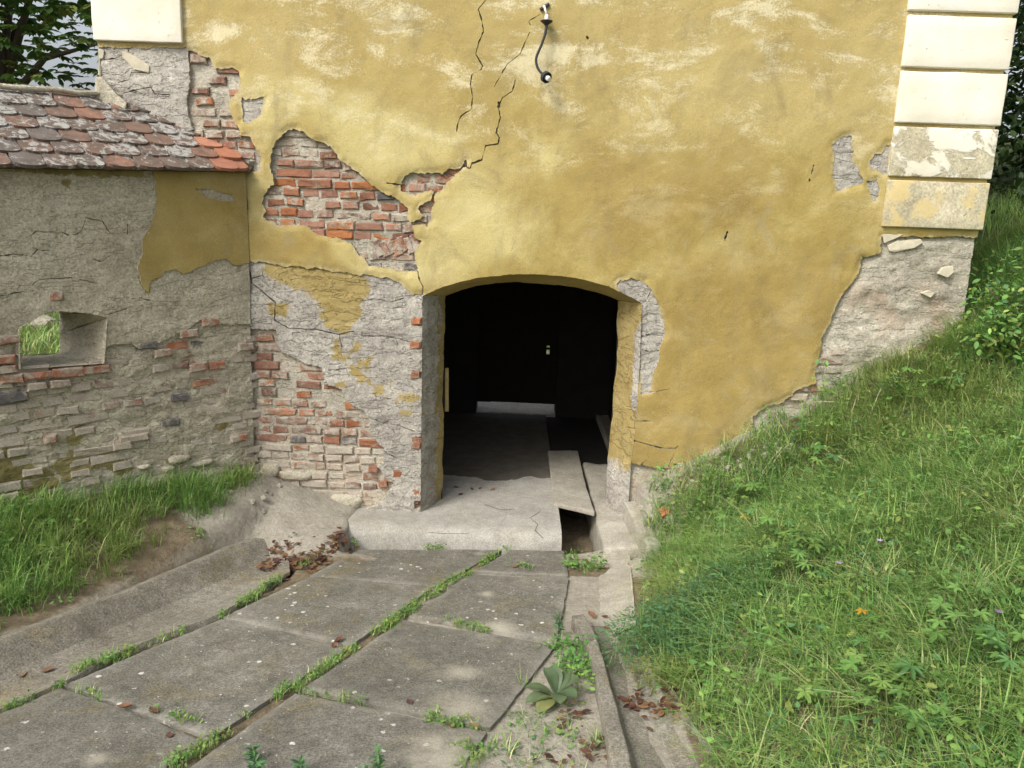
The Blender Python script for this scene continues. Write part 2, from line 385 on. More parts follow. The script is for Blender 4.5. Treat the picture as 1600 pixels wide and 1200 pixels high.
def mat_tile():
    m = M('clay_roof_tile'); oi = m.n('ShaderNodeObjectInfo'); n1 = m.noise(14, 7, 0.7); n2 = m.noise(60, 4, 0.75)
    c = m.mix(0.5, oi.outputs['Color'], m.ramp(n1, [(0.3, (0.33, 0.33, 0.33)), (0.7, (0.66, 0.66, 0.66))]), 'OVERLAY')
    dk = m.step(m.math('ADD', m.noise(10, 7, 0.7), m.math('MULTIPLY', m.math('SUBTRACT', oi.outputs['Alpha'], 0.5), 0.6)), 0.42, 0.6)
    c = m.mix(m.math('MULTIPLY', dk, 0.8), c, (0.10, 0.08, 0.065))
    lk = m.step(m.math('ADD', m.noise(19, 7, 0.72, dist=0.6), m.math('MULTIPLY', m.math('SUBTRACT', oi.outputs['Alpha'], 0.5), 0.42)), 0.56, 0.64)
    c = m.mix(m.math('MULTIPLY', lk, 0.9), c, m.ramp(n2, [(0.3, (0.22, 0.22, 0.20)), (0.7, (0.46, 0.455, 0.42))]))
    m.col(c); m.bump(m.math('ADD', n1, m.math('MULTIPLY', n2, 0.4)), 0.006, 0.9); return m.m
def mat_plain(name, c, rough=0.7, sc=20, amt=0.5, metal=0.0, bd=0.003):
    m = M(name); n1 = m.noise(sc, 6, 0.65)
    m.col(m.mix(amt, c, m.ramp(n1, [(0.3, (0.3, 0.3, 0.3)), (0.7, (0.7, 0.7, 0.7))]), 'OVERLAY'))
    m.b.inputs['Roughness'].default_value = rough; m.b.inputs['Metallic'].default_value = metal
    m.bump(n1, bd, 0.6); return m.m

OCHRE = mat_ochre(); GREY = mat_grey('lime_render', -0.035); BODY = mat_grey('plaster_body', 0.03, paint=False, dirt=0.5, ledge=0.4)
CORE = mat_grey('rubble_mortar', 0.0, paint=False, dirt=0.22, ledge=0.6, blk=True)
GREYW = mat_grey('garden_wall_render', 0.03, paint=True, dirt=0.3, ledge=0.6); COREW = mat_grey('garden_wall_mortar', 0.03, paint=True, dirt=0.3, ledge=1.0)
BRICK = mat_brick(); QUOIN = mat_quoin(); TILE = mat_tile(); GROUND = mat_ground()
SLAB = mat_concrete('weathered_slab', (0.105, 0.099, 0.080), (0.165, 0.157, 0.130), (0.26, 0.25, 0.215), 0.95, True, 0.45)
APRON = mat_concrete('smooth_screed', (0.25, 0.235, 0.20), (0.34, 0.325, 0.285), (0.44, 0.425, 0.385), 0.0, False, 0.2)
GUTTER = mat_concrete('gutter_concrete', (0.14, 0.128, 0.10), (0.205, 0.19, 0.155), (0.28, 0.262, 0.22), 0.15, False, 0.45)
PALE = mat_concrete('pale_concrete', (0.24, 0.22, 0.175), (0.34, 0.315, 0.26), (0.46, 0.435, 0.37), 0.0, False, 0.15)
GRASS = mat_leaf('grass_blades', transl=0.3, var=0.2); LEAFY = mat_leaf('leafy_green', transl=0.3, var=0.4)
HERB = mat_leaf('herb_leaf', (1.0, 1.0, 1.0), transl=0.25, var=0.5); DRY = mat_leaf('dry_leaf', (1.0, 1.0, 1.0), transl=0.1, var=0.7, rough=0.8)
BARK = mat_plain('bark', (0.09, 0.07, 0.05), 0.95, 14, 0.6, bd=0.02)
WOOD = mat_plain('dark_old_wood', (0.018, 0.014, 0.010), 0.9, 12)
PASSAGE_SHADE = mat_plain('shade_dark_plaster', (0.022, 0.020, 0.017), 0.95, 6)  # near-black base: the passage's shade is put into the plaster colour
RUBBER = mat_plain('black_rubber', (0.03, 0.03, 0.032), 0.55, 40, 0.2); CERAMIC = mat_plain('white_ceramic', (0.75, 0.75, 0.72), 0.3, 30, 0.1)
STONE = mat_grey('field_stone', 0.02, paint=False, dirt=0.4, ledge=0.3)
# ================================================================== layered plaster builder
class Frame:
    def __init__(s, O, U, N): s.O = np.array(O, float); s.U = np.array(U, float); s.N = np.array(N, float)
    def P(s, u, v, w):
        u = np.asarray(u, float)[..., None]; v = np.asarray(v, float)[..., None]; w = np.asarray(w, float)[..., None]
        return s.O + u*s.U + v*np.array([0, 0, 1.0]) + w*s.N
    def px(s, x, y, w=0.0):
        p = on_plane(x, y, s.O+w*s.N, s.N)-s.O; return (float(p@s.U), float(p[2]))
    def poly(s, pts): return np.array([s.px(*p) for p in pts])
FAC = Frame((0, 0, 0), (1, 0, 0), (0, -1, 0))
TH = math.radians(45)
GW = Frame((-2.045, -0.012, 0), (math.cos(TH), math.sin(TH), 0), (math.sin(TH), -math.cos(TH), 0))

def layer(name, fr, bx, step, sub, sdf, disp, thick, attrs=None):
    u0, u1, v0, v1 = bx; nx = int(round((u1-u0)/step)); ny = int(round((v1-v0)/step))
    gu = np.linspace(u0, u1, nx+1); gv = np.linspace(v0, v1, ny+1)
    GU, GV = np.meshgrid(gu, gv, indexing='ij'); D = disp(GU, GV)
    cu = (GU[:-1, :-1]+GU[1:, 1:])/2; cv = (GV[:-1, :-1]+GV[1:, 1:])/2
    s = sdf(cu, cv); near = np.abs(s) < step*1.25
    fi, fj = np.nonzero((s > 0) & ~near); ny1 = ny+1
    VU = [GU.ravel()]; VV = [GV.ravel()]; VW = [D.ravel()]
    Q = [np.stack([fi*ny1+fj, (fi+1)*ny1+fj, (fi+1)*ny1+fj+1, fi*ny1+fj+1], 1)]
    polys = []; segs = []
    ni, nj = np.nonzero(near); K = len(ni)
    if K:
        f = np.linspace(0, 1, sub+1); A, B = np.meshgrid(f, f, indexing='ij')
        fu = gu[ni][:, None, None] + A*(gu[1]-gu[0]); fv = gv[nj][:, None, None] + B*(gv[1]-gv[0])
        d00 = D[ni, nj][:, None, None]; d10 = D[ni+1, nj][:, None, None]; d01 = D[ni, nj+1][:, None, None]; d11 = D[ni+1, nj+1][:, None, None]
        fw = d00*(1-A)*(1-B)+d10*A*(1-B)+d01*(1-A)*B+d11*A*B
        fs = sdf(fu.ravel(), fv.ravel()).reshape(fu.shape)
        base = GU.size; ns = sub+1
        VU.append(fu.ravel()); VV.append(fv.ravel()); VW.append(fw.ravel())
        idx = base+np.arange(K*ns*ns).reshape(K, ns, ns)
        c = np.stack([idx[:, :-1, :-1], idx[:, 1:, :-1], idx[:, 1:, 1:], idx[:, :-1, 1:]], -1).reshape(-1, 4)
        ss = fs.ravel()[c-base]; pos = ss > 0; k = pos.sum(1)
        Q.append(c[k == 4])
        part = np.nonzero((k > 0) & (k < 4))[0]
        aU = fu.ravel(); aV = fv.ravel(); aW = fw.ravel(); nb = base+aU.size
        eu = []; ev = []; ew = []; cache = {}
        def cut(i, j, a, b):
            key = (i, j) if i < j else (j, i)
            kk = (round((aU[key[0]-base]+aU[key[1]-base])*1e5), round((aV[key[0]-base]+aV[key[1]-base])*1e5))
            if kk in cache: return cache[kk]
            t = a/(a-b); i0 = i-base; j0 = j-base
            eu.append(aU[i0]+(aU[j0]-aU[i0])*t); ev.append(aV[i0]+(aV[j0]-aV[i0])*t); ew.append(aW[i0]+(aW[j0]-aW[i0])*t)
            cache[kk] = nb+len(eu)-1; return cache[kk]
        for r in part:
            ci = c[r]; sv = ss[r]; out = []; cr = []
            for q in range(4):
                i, j = ci[q], ci[(q+1) % 4]; a, b = sv[q], sv[(q+1) % 4]
                if a > 0: out.append(int(i))
                if (a > 0) != (b > 0):
                    x = cut(int(i), int(j), a, b); out.append(x); cr.append((x, a > 0))
            if len(out) >= 3: polys.append(out)
            if len(cr) == 2:
                (x1, o1), (x2, o2) = cr
                segs.append((x1, x2) if o1 else (x2, x1))
        VU.append(np.array(eu)); VV.append(np.array(ev)); VW.append(np.array(ew))
    U = np.concatenate(VU); V = np.concatenate(VV); Wd = np.concatenate(VW); Q = np.concatenate(Q)
    # weld coincident vertices, drop the unused ones
    key = np.round(U*2e4).astype(np.int64)*4000000+np.round(V*2e4).astype(np.int64)
    used = np.zeros(len(U), bool); used[Q.ravel()] = True
    for p in polys: used[p] = True
    ui = np.nonzero(used)[0]; _, first, inv = np.unique(key[ui], return_index=True, return_inverse=True)
    remap = np.full(len(U), -1, np.int64); remap[ui] = inv.ravel(); keep = ui[first]
    U2, V2, W2 = U[keep], V[keep], Wd[keep]
    quads = remap[Q]; tris = []
    for p in polys:
        p = [int(remap[i]) for i in p]
        for i in range(1, len(p)-1):
            if len({p[0], p[i], p[i+1]}) == 3: tris.append((p[0], p[i], p[i+1]))
    nF = len(U2); nq = len(quads); nt = len(tris)
    if segs:
        sg = remap[np.array(segs)]; sg = sg[(sg >= 0).all(1)]; a, b = sg[:, 0], sg[:, 1]; m = len(a)
        U3 = np.concatenate([U2, U2[a], U2[b], U2[b], U2[a]]); V3 = np.concatenate([V2, V2[a], V2[b], V2[b], V2[a]])
        W3 = np.concatenate([W2, W2[a], W2[b], W2[b]-thick, W2[a]-thick]); r = np.arange(m)
        side = np.stack([nF+r, nF+3*m+r, nF+2*m+r, nF+m+r], 1)
        U2, V2, W2 = U3, V3, W3
    else: side = np.zeros((0, 4), np.int64)
    me = mesh_arrays(name, fr.P(U2, V2, W2), np.concatenate([quads, side]), np.array(tris) if tris else None)
    n = len(me.polygons); mi = np.zeros(n, np.int32); smo = np.ones(n, bool)
    mi[nq:nq+len(side)] = 1; smo[nq:nq+len(side)] = False
    me.polygons.foreach_set('material_index', mi); me.polygons.foreach_set('use_smooth', smo)
    if attrs:
        for k_, fn in attrs.items(): add_attr(me, k_, fn(U2, V2))
    return me

def Z2(pts, ox, oy, k): return [(ox+x/k, oy+y/k) for x, y in pts]
# ------------------------------------------------------------------ traced outlines on the facade
H1 = FAC.poly(Z2([(300,330),(330,280),(400,215),(440,208),(490,215),(520,250),(560,275),(640,295),(690,350),(720,400),(790,450),(850,495),(910,540),(960,580),(1010,610),(1060,635),(1110,665),(1140,700),(1145,760),(1165,810),(1180,860),(1200,890),(1235,905),(1215,945),(1180,985),(1195,1040),(1210,1100),(1150,1095),(1050,1085),(960,1075),(900,1060),(880,1020),(830,975),(790,920),(720,890),(650,885),(560,850),(500,815),(430,805),(320,812),(290,785),(240,755),(260,720),(235,680),(245,620),(270,575),(310,550),(300,500),(285,430)], 350, 150, 4))
H2 = FAC.poly(Z2([(1100,540),(1130,500),(1180,475),(1250,480),(1330,475),(1370,490),(1400,460),(1470,455),(1500,420),(1515,405),(1510,440),(1440,500),(1400,540),(1370,580),(1325,610),(1305,680),(1290,740),(1300,770),(1270,830),(1250,800),(1200,810),(1170,825),(1160,800),(1220,760),(1245,745),(1210,715),(1230,675),(1290,650),(1310,600),(1290,590),(1240,605),(1190,630),(1130,605),(1100,595)], 350, 150, 4))
H3 = FAC.poly([(120,74),(285,74),(293,79),(307,80),(311,87),(327,90),(332,105),(365,106),(375,112),(375,135),(367,147),(356,155),(354,167),(362,185),(370,195),(375,210),(390,212),(397,225),(404,237),(409,257),(409,266),(385,272),(385,330),(120,330)])
H4 = FAC.poly(Z2([(100,10),(180,15),(255,10),(240,70),(235,120),(190,145),(150,165),(115,150),(105,80)], 350, 150, 4))
H5 = FAC.poly(Z2([(1165,150),(1185,120),(1230,110),(1310,130),(1340,170),(1375,250),(1400,330),(1405,390),(1380,450),(1380,520),(1345,590),(1330,670),(1285,690),(1278,600),(1282,450),(1260,330),(1270,260),(1220,215)], 600, 400, 3.2))
H6 = FAC.poly([(1379,370),(1378,392),(1374,397),(1360,400),(1350,401),(1347,415),(1339,427),(1325,450),(1312,470),(1302,490),(1295,507),(1286,527),(1282,545),(1279,567),(1275,585),(1276,597),(1262,604),(1245,609),(1237,620),(1220,630),(1197,636),(1177,652),(1176,665),(1179,675),(1170,692),(1152,710),(1135,722),(1120,729),(1097,726),(1065,732),(1025,730),(1002,726),(960,724),(960,1000),(1800,1000),(1800,370)])
H7 = FAC.poly(Z2([(400,910),(450,865),(520,835),(525,900),(540,950),(530,1000),(550,1060),(600,1110),(600,1150),(540,1165),(480,1190),(430,1195),(430,1150),(400,1100),(410,1040),(420,970)], 1200, 0, 4))
H8 = FAC.poly(Z2([(640,1010),(665,965),(715,960),(745,900),(765,905),(755,1000),(745,1080),(690,1060),(650,1050)], 1200, 0, 4))
H9 = FAC.poly(Z2([(615,1130),(680,1120),(700,1180),(680,1240),(660,1260),(640,1200)], 1200, 0, 4))
G1 = FAC.poly([(360,405),(410,410),(445,416),(490,418),(540,426),(578,430),(592,434),(620,438),(630,450),(645,462),(664,461),(664,860),(360,860)])
G2 = FAC.poly([(360,512),(400,514),(430,515),(431,535),(437,550),(452,555),(470,565),(477,570),(495,571),(502,576),(505,590),(506,602),(520,605),(532,610),(540,622),(550,634),(567,641),(574,650),(577,662),(582,682),(590,694),(600,700),(596,712),(599,725),(587,730),(600,742),(615,752),(612,765),(590,790),(560,800),(360,800)])
G3 = FAC.poly([(120,60),(290,60),(293,100),(296,125),(290,150),(292,180),(300,200),(280,207),(250,205),(215,195),(190,178),(120,150)])
ARR = [FAC.poly([(x-5,y-6),(x+14,y-6),(x+14,y+7),(x-5,y+5)]) for x, y in ((652,503),(650,540),(650,587),(652,690),(652,790))]
door_front = [(657.5,806),(658,700),(660,470),(661,462),(690,449),(720,440),(755,433),(795,429),(835,428),(875,431),(915,437),(950,447),(985,464),(1003,474),(1000,560),(994,660),(986,726),(984,740),(975,850),(657,850)]
DOOR = FAC.poly(door_front); DOOR[0, 1] = 0.0; DOOR[-1] = (DOOR[0, 0], -0.5); DOOR[-2] = (DOOR[-3, 0], -0.5); DOOR[-3] = (0.985, 0.2)
HOLES = [H1, H2, H3, H4, H5, H6, H7, H8, H9, G1]
def zc(pts): return FAC.poly(Z2(pts, 600, 0, 4))
CR = [(zc([(650,-40),(635,0),(590,60),(610,120),(622,200),(590,260),(575,340),(620,410),(610,435),(550,465),(540,520),(555,600),(548,680),(480,725),(460,770),(455,820)]), (0.0048, 0.0035)),
      (zc([(820,500),(800,570),(740,610),(715,660),(730,730),(700,830),(720,860),(710,900),(635,910),(610,1000),(550,1020),(535,1055),(515,1045),(508,1005),(500,1040)]), (0.0035, 0.0075)),
      (zc([(715,640),(718,675)]), (0.009, 0.009)),
      (zc([(910,200),(850,340),(770,400),(740,450),(690,540)]), (0.003, 0.0028)),
      (zc([(975,90),(905,130),(915,160)]), (0.003, 0.0028)),
      (FAC.poly([(652,424),(656,440),(661,447),(660,461)]), (0.005, 0.004)),
      (FAC.poly(Z2([(1210,915),(1270,930),(1330,945),(1390,960),(1460,962),(1470,950)], 600, 400, 3.2)), (0.007, 0.004)),
      (FAC.poly(Z2([(1255,825),(1335,825)], 600, 400, 3.2)), (0.005, 0.003)),
      (FAC.poly(Z2([(1285,690),(1360,678),(1430,662)], 600, 400, 3.2)), (0.005, 0.003)),
      (FAC.poly(Z2([(1450,990),(1430,1030),(1420,1065)], 600, 400, 3.2)), (0.003, 0.004)),
      (FAC.poly(Z2([(1310,1020),(1280,1050)], 600, 400, 3.2)), (0.003, 0.005)),
      (FAC.poly([(1137,363),(1133,376)]), (0.009, 0.006)), (FAC.poly([(1272,258),(1268,272)]), (0.007, 0.005)),
      (FAC.poly([(604,286),(625,288)]), (0.005, 0.005)), (FAC.poly([(1265,280),(1266,283)]), (0.008, 0.008)),
      (FAC.poly([(917,57),(919,60)]), (0.01, 0.008))]
CRG = [(FAC.poly(Z2([(55,20),(90,170),(180,240),(240,290),(235,400),(320,455),(480,460),(640,490),(720,470),(780,500),(900,500),(1000,515),(1110,550)], 370, 400, 4)), (0.006, 0.004)),
       (FAC.poly(Z2([(70,20),(150,40),(160,120),(90,140)], 370, 400, 4)), (0.003, 0.003)),
       (FAC.poly(Z2([(780,280),(860,270),(960,292),(1040,265)], 370, 400, 4)), (0.004, 0.003)),
       (FAC.poly(Z2([(570,715),(680,705),(700,760)], 370, 400, 4)), (0.004, 0.003)),
       (FAC.poly(Z2([(640,490),(655,600),(640,660)], 370, 400, 4)), (0.003, 0.002)),
       (FAC.poly(Z2([(860,880),(980,900),(1000,950)], 370, 400, 4)), (0.003, 0.003)),
       (FAC.poly(Z2([(830,1010),(900,1050),(1000,1060),(1110,1100)], 370, 400, 4)), (0.004, 0.003)),
       (FAC.poly(Z2([(910,420),(1000,470),(1120,490)], 370, 600, 4)), (0.004, 0.003)),
       (FAC.poly(Z2([(1285,400),(1340,395),(1400,400)], 600, 400, 3.2)), (0.004, 0.004)),
       (FAC.poly(Z2([(1290,470),(1330,480),(1390,470)], 600, 400, 3.2)), (0.004, 0.004)),
       (FAC.poly(Z2([(1300,240),(1340,170)], 600, 400, 3.2)), (0.003, 0.003)),
       (FAC.poly(Z2([(640,370),(720,360),(790,325),(810,270)], 0, 0, 4)), (0.004, 0.003)),
       (FAC.poly(Z2([(760,580),(860,560),(940,540),(960,580),(1060,590)], 0, 0, 4)), (0.004, 0.004)),
       (FAC.poly(Z2([(690,520),(800,500),(815,450),(920,450)], 0, 0, 4)), (0.003, 0.003))]
XL, XR, ZT = -3.11, 3.50, 4.5
def wob(u, v, a=0.010, s=0):
    b = a*0.75
    return (u+(fbm(u*13, v*13, s, 3)-0.5)*2*a+(vn(u*62, v*62, s+3)-0.5)*b, v+(fbm(u*13, v*13, s+50, 3)-0.5)*2*a+(vn(u*62, v*62, s+4)-0.5)*b)
def sd_door(u, v): return poly_sd(u, v, DOOR)
def sd_coat(u, v):
    a, b = wob(u, v, 0.016, 1)
    s = np.minimum(np.minimum(u-XL, XR-u), ZT-v)
    s = np.minimum(s, -sd_door(*wob(u, v, 0.005, 9)))
    for h in HOLES: s = np.minimum(s, -poly_sd(a, b, h))
    a, b = wob(u, v, 0.005, 5)
    for p, hw in CR: s = np.minimum(s, -line_sd(a, b, p, hw))
    return s
def d_coat(u, v):
    e = np.full(u.shape, -1.0); a, b = wob(u, v, 0.016, 1)
    for h in HOLES: e = np.maximum(e, poly_sd(a, b, h))
    ero = sm(-0.05, 0.0, e)*(0.3+0.7*sm(0.38, 0.62, fbm(u*7, v*7, 160, 3)))
    return -0.013*ero+(fbm(u*1.3, v*1.3, 3)-0.5)*0.030 + (fbm(u*6, v*6, 4)-0.5)*0.008 + (fbm(u*22, v*22, 6, 3)-0.5)*0.004
def sd_brickzone(u, v):
    a, b = wob(u, v, 0.012, 21)
    s = np.maximum(poly_sd(a, b, G2), np.maximum(poly_sd(a, b, H1)+0.02, poly_sd(a, b, H2)+0.02))
    s = np.maximum(s, np.minimum(poly_sd(u, v, H3)+0.02, -poly_sd(a, b, G3)))
    s = np.maximum(s, poly_sd(a, b, H6)+0.03)
    for p in ARR: s = np.maximum(s, poly_sd(a, b, p))
    return s
def sd_grey(u, v):
    s = np.full(u.shape, -1.0)
    for h in (G1, H4, H5, H7, H8, H9, G3): s = np.maximum(s, poly_sd(u, v, h)+0.05)
    s = np.minimum(s, np.minimum(u-XL, XR-u)); s = np.minimum(s, -sd_door(*wob(u, v, 0.012, 12)))
    s = np.minimum(s, -sd_brickzone(u, v))
    a, b = wob(u, v, 0.006, 7)
    for p, hw in CRG: s = np.minimum(s, -line_sd(a, b, p, hw))
    return s
def ledges(u, v, s=0):
    q = fbm(u*3.2, v*9.5, s, 4)*5.0; f = q-np.floor(q)
    return (np.floor(q)+sm(0.0, 0.25, f))/5.0
def d_grey(u, v):
    return -0.018 + (fbm(u*1.3, v*1.3, 3)-0.5)*0.030 + (ledges(u, v, 31)-0.5)*0.022 + (fbm(u*16, v*18, 33, 4)-0.5)*0.009
def d_core(u, v):
    r = sm(0.0, 0.08, poly_sd(u, v, H6)) * sm(0.8, 1.3, u)
    lo = -0.049 + (fbm(u*9, v*11, 41, 4)-0.5)*0.022
    hi = -0.042 + (fbm(u*2.2, v*3, 44, 3)-0.5)*0.05 + (ledges(u*0.8, v*0.8, 45)-0.5)*0.05 + (fbm(u*12, v*15, 46, 4)-0.5)*0.022
    return lo*(1-r)+hi*r
PP = [FAC.poly(p) for p in ([(412,408),(490,416),(545,424),(575,440),(577,455),(565,475),(560,495),(552,512),(538,522),(520,520),(508,512),(498,480),(490,462),(465,452),(430,440),(412,430)],
      [(518,535),(528,530),(536,555),(545,560),(540,570),(520,560)], [(552,535),(562,540),(560,552),(550,550)], [(548,575),(560,571),(568,582),(578,598),(562,597),(550,590)],
      [(580,604),(606,600),(604,616),(588,616)], [(616,627),(640,611),(650,620),(640,632),(625,632)], [(512,597),(538,595),(540,606),(525,606)], [(418,476),(448,476),(446,494),(420,492)], [(628,640),(640,640),(638,648),(628,647)], [(555,562),(580,560),(575,575)])]
def a_paint(u, v):
    s = np.full(u.shape, -1.0)
    for p in PP: s = np.maximum(s, poly_sd(u, v, p))
    return np.clip(0.5+s*6, 0, 1)
PALEP = [FAC.poly(p) for p in ([(395,120),(500,150),(640,180),(715,215),(690,255),(620,280),(560,250),(480,190),(410,200)], [(400,290),(405,360),(520,380),(640,440),(830,415),(820,330),(730,280),(690,300),(650,400),(560,380),(420,350)], [(820,215),(900,215),(860,260),(830,255)])]
DEEPP = [FAC.poly(p) for p in ([(980,520),(1060,430),(1200,380),(1330,400),(1300,560),(1200,650),(1100,740),(980,740)], [(900,250),(1150,230),(1180,330),(960,400),(900,350)], [(385,350),(460,380),(560,400),(640,420),(640,440),(400,420)])]
def soft(P, k, r):
    def f(u, v):
        s = np.full(u.shape, -1.0)
        a = u+(fbm(u*2.5, v*2.5, 71, 3)-0.5)*0.5; b = v+(fbm(u*2.5, v*2.5, 72, 3)-0.5)*0.4
        for p in P: s = np.maximum(s, poly_sd(a, b, p))
        return sm(-r, r, s)*k
    return f
def a_edge(u, v):
    s = np.full(u.shape, -1.0); a, b = wob(u, v, 0.013, 1)
    for h in HOLES: s = np.maximum(s, poly_sd(a, b, h))
    return sm(-0.03, -0.004, s)*0.45*sm(0.4, 0.6, fbm(u*9, v*9, 150, 3))

gate = empty('gatehouse', (0, 0, 0), 'ochre plastered gatehouse with arched doorway, cream quoins and peeling brick patches', 'building')
obj('ochre_plaster', layer('ochre_plaster', FAC, (XL-0.02, XR+0.02, -0.3, ZT+0.02), 0.015, 4, sd_coat, d_coat, 0.045,
    {'pale': soft(PALEP, 0.8, 0.12), 'deep': soft(DEEPP, 1.0, 0.2), 'edge': a_edge}), [OCHRE, BODY], gate)
tag(bpy.data.objects['ochre_plaster'], 'peeling ochre painted plaster coat with branching cracks')
obj('grey_render', layer('grey_render', FAC, (XL-0.02, XR+0.02, -0.3, 4.0), 0.0125, 3, sd_grey, d_grey, 0.04, {'paint': a_paint, 'olive': lambda u, v: u*0}), [GREY, BODY], gate)
tag(bpy.data.objects['grey_render'], 'bare grey undercoat with scraps of ochre paint')
obj('rubble_core', layer('rubble_core', FAC, (XL-0.02, XR+0.02, -0.3, ZT), 0.02, 1,
    lambda u, v: np.minimum(np.minimum(np.minimum(u-XL-.001, XR-.001-u), ZT-v), -sd_door(u, v)), d_core, 0.2), [CORE, CORE], gate)

# ---- bricks
def brick_mesh(L, H, D, seed):
    random.seed(seed); bm = bmesh.new(); bmesh.ops.create_cube(bm, size=1.0)
    for v in bm.verts: v.co = Vector((v.co.x*L, v.co.y*D, v.co.z*H))
    fe = [e for e in bm.edges if all(v.co.y < 0 for v in e.verts)]
    bmesh.ops.bevel(bm, geom=fe, offset=0.010, segments=1, affect='EDGES')
    es = [e for e in bm.edges if e.calc_length() > 0.1 and all(v.co.y < 0 for v in e.verts)]
    bmesh.ops.subdivide_edges(bm, edges=es, cuts=1, use_grid_fill=True)
    for v in bm.verts:
        j = 0.008 if v.co.y < 0 else 0.0
        v.co += Vector((random.uniform(-j, j), random.uniform(-j, j)*0.8, random.uniform(-j, j)*0.7))
    bmesh.ops.recalc_face_normals(bm, faces=bm.faces)
    me = bpy.data.meshes.new('brick'); bm.to_mesh(me); bm.free(); me.materials.append(BRICK)
    return me
BR = {k: [brick_mesh(L, 0.062, 0.09, 100*k+i) for i in range(5)] for k, L in ((0, 0.128), (1, 0.205), (2, 0.27), (3, 0.075))}
BL = {0: 0.128, 1: 0.205, 2: 0.27, 3: 0.075}
random.seed(11)
REDS = [(0.34, 0.13, 0.056), (0.28, 0.11, 0.054), (0.24, 0.11, 0.065), (0.36, 0.175, 0.105), (0.30, 0.165, 0.115), (0.26, 0.135, 0.095), (0.18, 0.092, 0.066), (0.38, 0.155, 0.062)]
DARK = (0.11, 0.105, 0.105)
def brick(fr, parent, u, v, kind, w, col, smear, tilt=0.0, depth=0.09):
    p = fr.P(u, v, w-depth/2)
    yaw = math.atan2(fr.U[1], fr.U[0])
    o = obj('brick', random.choice(BR[kind]), None, parent, loc=p, rot=(random.uniform(-.03, .03), tilt+random.uniform(-.03, .03), yaw+random.uniform(-.02, .02)),
            scale=(random.uniform(0.93, 1.05), 1, random.uniform(0.86, 1.08)))
    o.color = (*col, smear); return o
def lay(fr, parent, u0, u1, v0, v1, sdf, w0, smear, pitch=0.0745, slope=0.0, drop=0.1, darkp=0.02, kinds=(0, 0, 0, 0, 1, 0, 2), reds=REDS, edge=-0.03, cull=None):
    v = v0; r = 0; n = 0
    while v < v1:
        u = u0+random.uniform(0, 0.12)
        while u < u1:
            k = random.choice(kinds); L = BL[k]; cu = u+L/2; cv = v+slope*(cu-u0)+random.uniform(-.004, .004)
            s = float(sdf(np.array([cu]), np.array([cv]))[0])
            if s > edge and random.random() > drop:
                sc = smear(cu, cv)
                c = DARK if random.random() < darkp else random.choice(reds)
                g = random.uniform(0.8, 1.15); brick(fr, parent, cu, cv, k, w0+random.uniform(-.010, .007), tuple(x*g for x in c), min(1, max(0, sc+random.uniform(-.22, .22)))); n += 1
            u += L+random.uniform(0.008, 0.02)
        v += pitch*random.uniform(0.96, 1.04)
    return n
nb = lay(FAC, gate, -2.0, -0.6, 1.85, 3.1, lambda u, v: np.maximum(poly_sd(u, v, H1), poly_sd(u, v, H2)), -0.036, lambda u, v: 0.16+0.2*(v < 2.15)+0.28*(v > 2.75), slope=-0.01, drop=0.06)
nb += lay(FAC, gate, -2.08, -0.95, 0.05, 1.72, lambda u, v: poly_sd(u, v, G2), -0.036, lambda u, v: 0.34+0.25*(v < 0.5)+0.12*(v > 1.3), slope=-0.012, drop=0.08, darkp=0.03)
nb += lay(FAC, gate, -2.5, -1.9, 2.55, 3.55, lambda u, v: np.minimum(poly_sd(u, v, H3), -poly_sd(u, v, G3)), -0.03, lambda u, v: 0.42, drop=0.35)
nb += lay(FAC, gate, 1.6, 2.9, 0.55, 1.45, lambda u, v: np.minimum(poly_sd(u, v, H6), 0.16+poly_sd(u, v, H6)*-1), -0.028, lambda u, v: 0.62, drop=0.45)
for x, y in ((652,503),(650,540),(650,587),(652,690),(652,697),(651,770),(650,785),(622,742),(585,735),(600,758)):
    p = FAC.px(x, y); brick(FAC, gate, p[0]-0.01, p[1], 3, -0.012, REDS[random.randrange(3)], 0.2)
for k in range(7):          # the soldier bricks of the old relieving arch
    p = FAC.px(590+k*9.5, 388-1.5*k+ (k % 2)*3); brick(FAC, gate, p[0], p[1], 0, -0.03, random.choice(REDS), 0.42, tilt=math.radians(68))
# ---- cream quoins
def quoin(x0, x1, z0, z1, wear, proud=0.026, seed=0):
    f = lambda a: random.uniform(-a, a)
    me = rough_block('quoin_block', [(x0,-proud,z1),(x1,-proud,z1),(x1,0.30,z1),(x0,0.30,z1)], [(x0,-proud,z0),(x1,-proud,z0),(x1,0.30,z0),(x0,0.30,z0)], 0.06, 0.004, 7, 0.008, seed)
    o = obj('quoin_block', me, QUOIN, gate); o.color = (1, 1, 1, wear); return o
zj = [fac(1470, y)[2] for y in (22, 110, 197, 281, 360)]
quoin(2.745, 3.525, zj[0]+0.016, zj[0]+0.42, 0.05, seed=1); quoin(2.75, 3.525, zj[1]+0.014, zj[0]-0.016, 0.08, seed=2)
quoin(2.752, 3.525, zj[2]+0.014, zj[1]-0.014, 0.25, seed=3); quoin(2.755, 3.52, zj[3]+0.014, zj[2]-0.014, 0.62, seed=4)
quoin(2.757, 3.515, zj[4]+0.014, zj[3]-0.014, 0.86, seed=5)
zl = fac(220, 66)[2]; quoin(-3.125, -2.478, zl, zl+0.62, 0.08, seed=6)
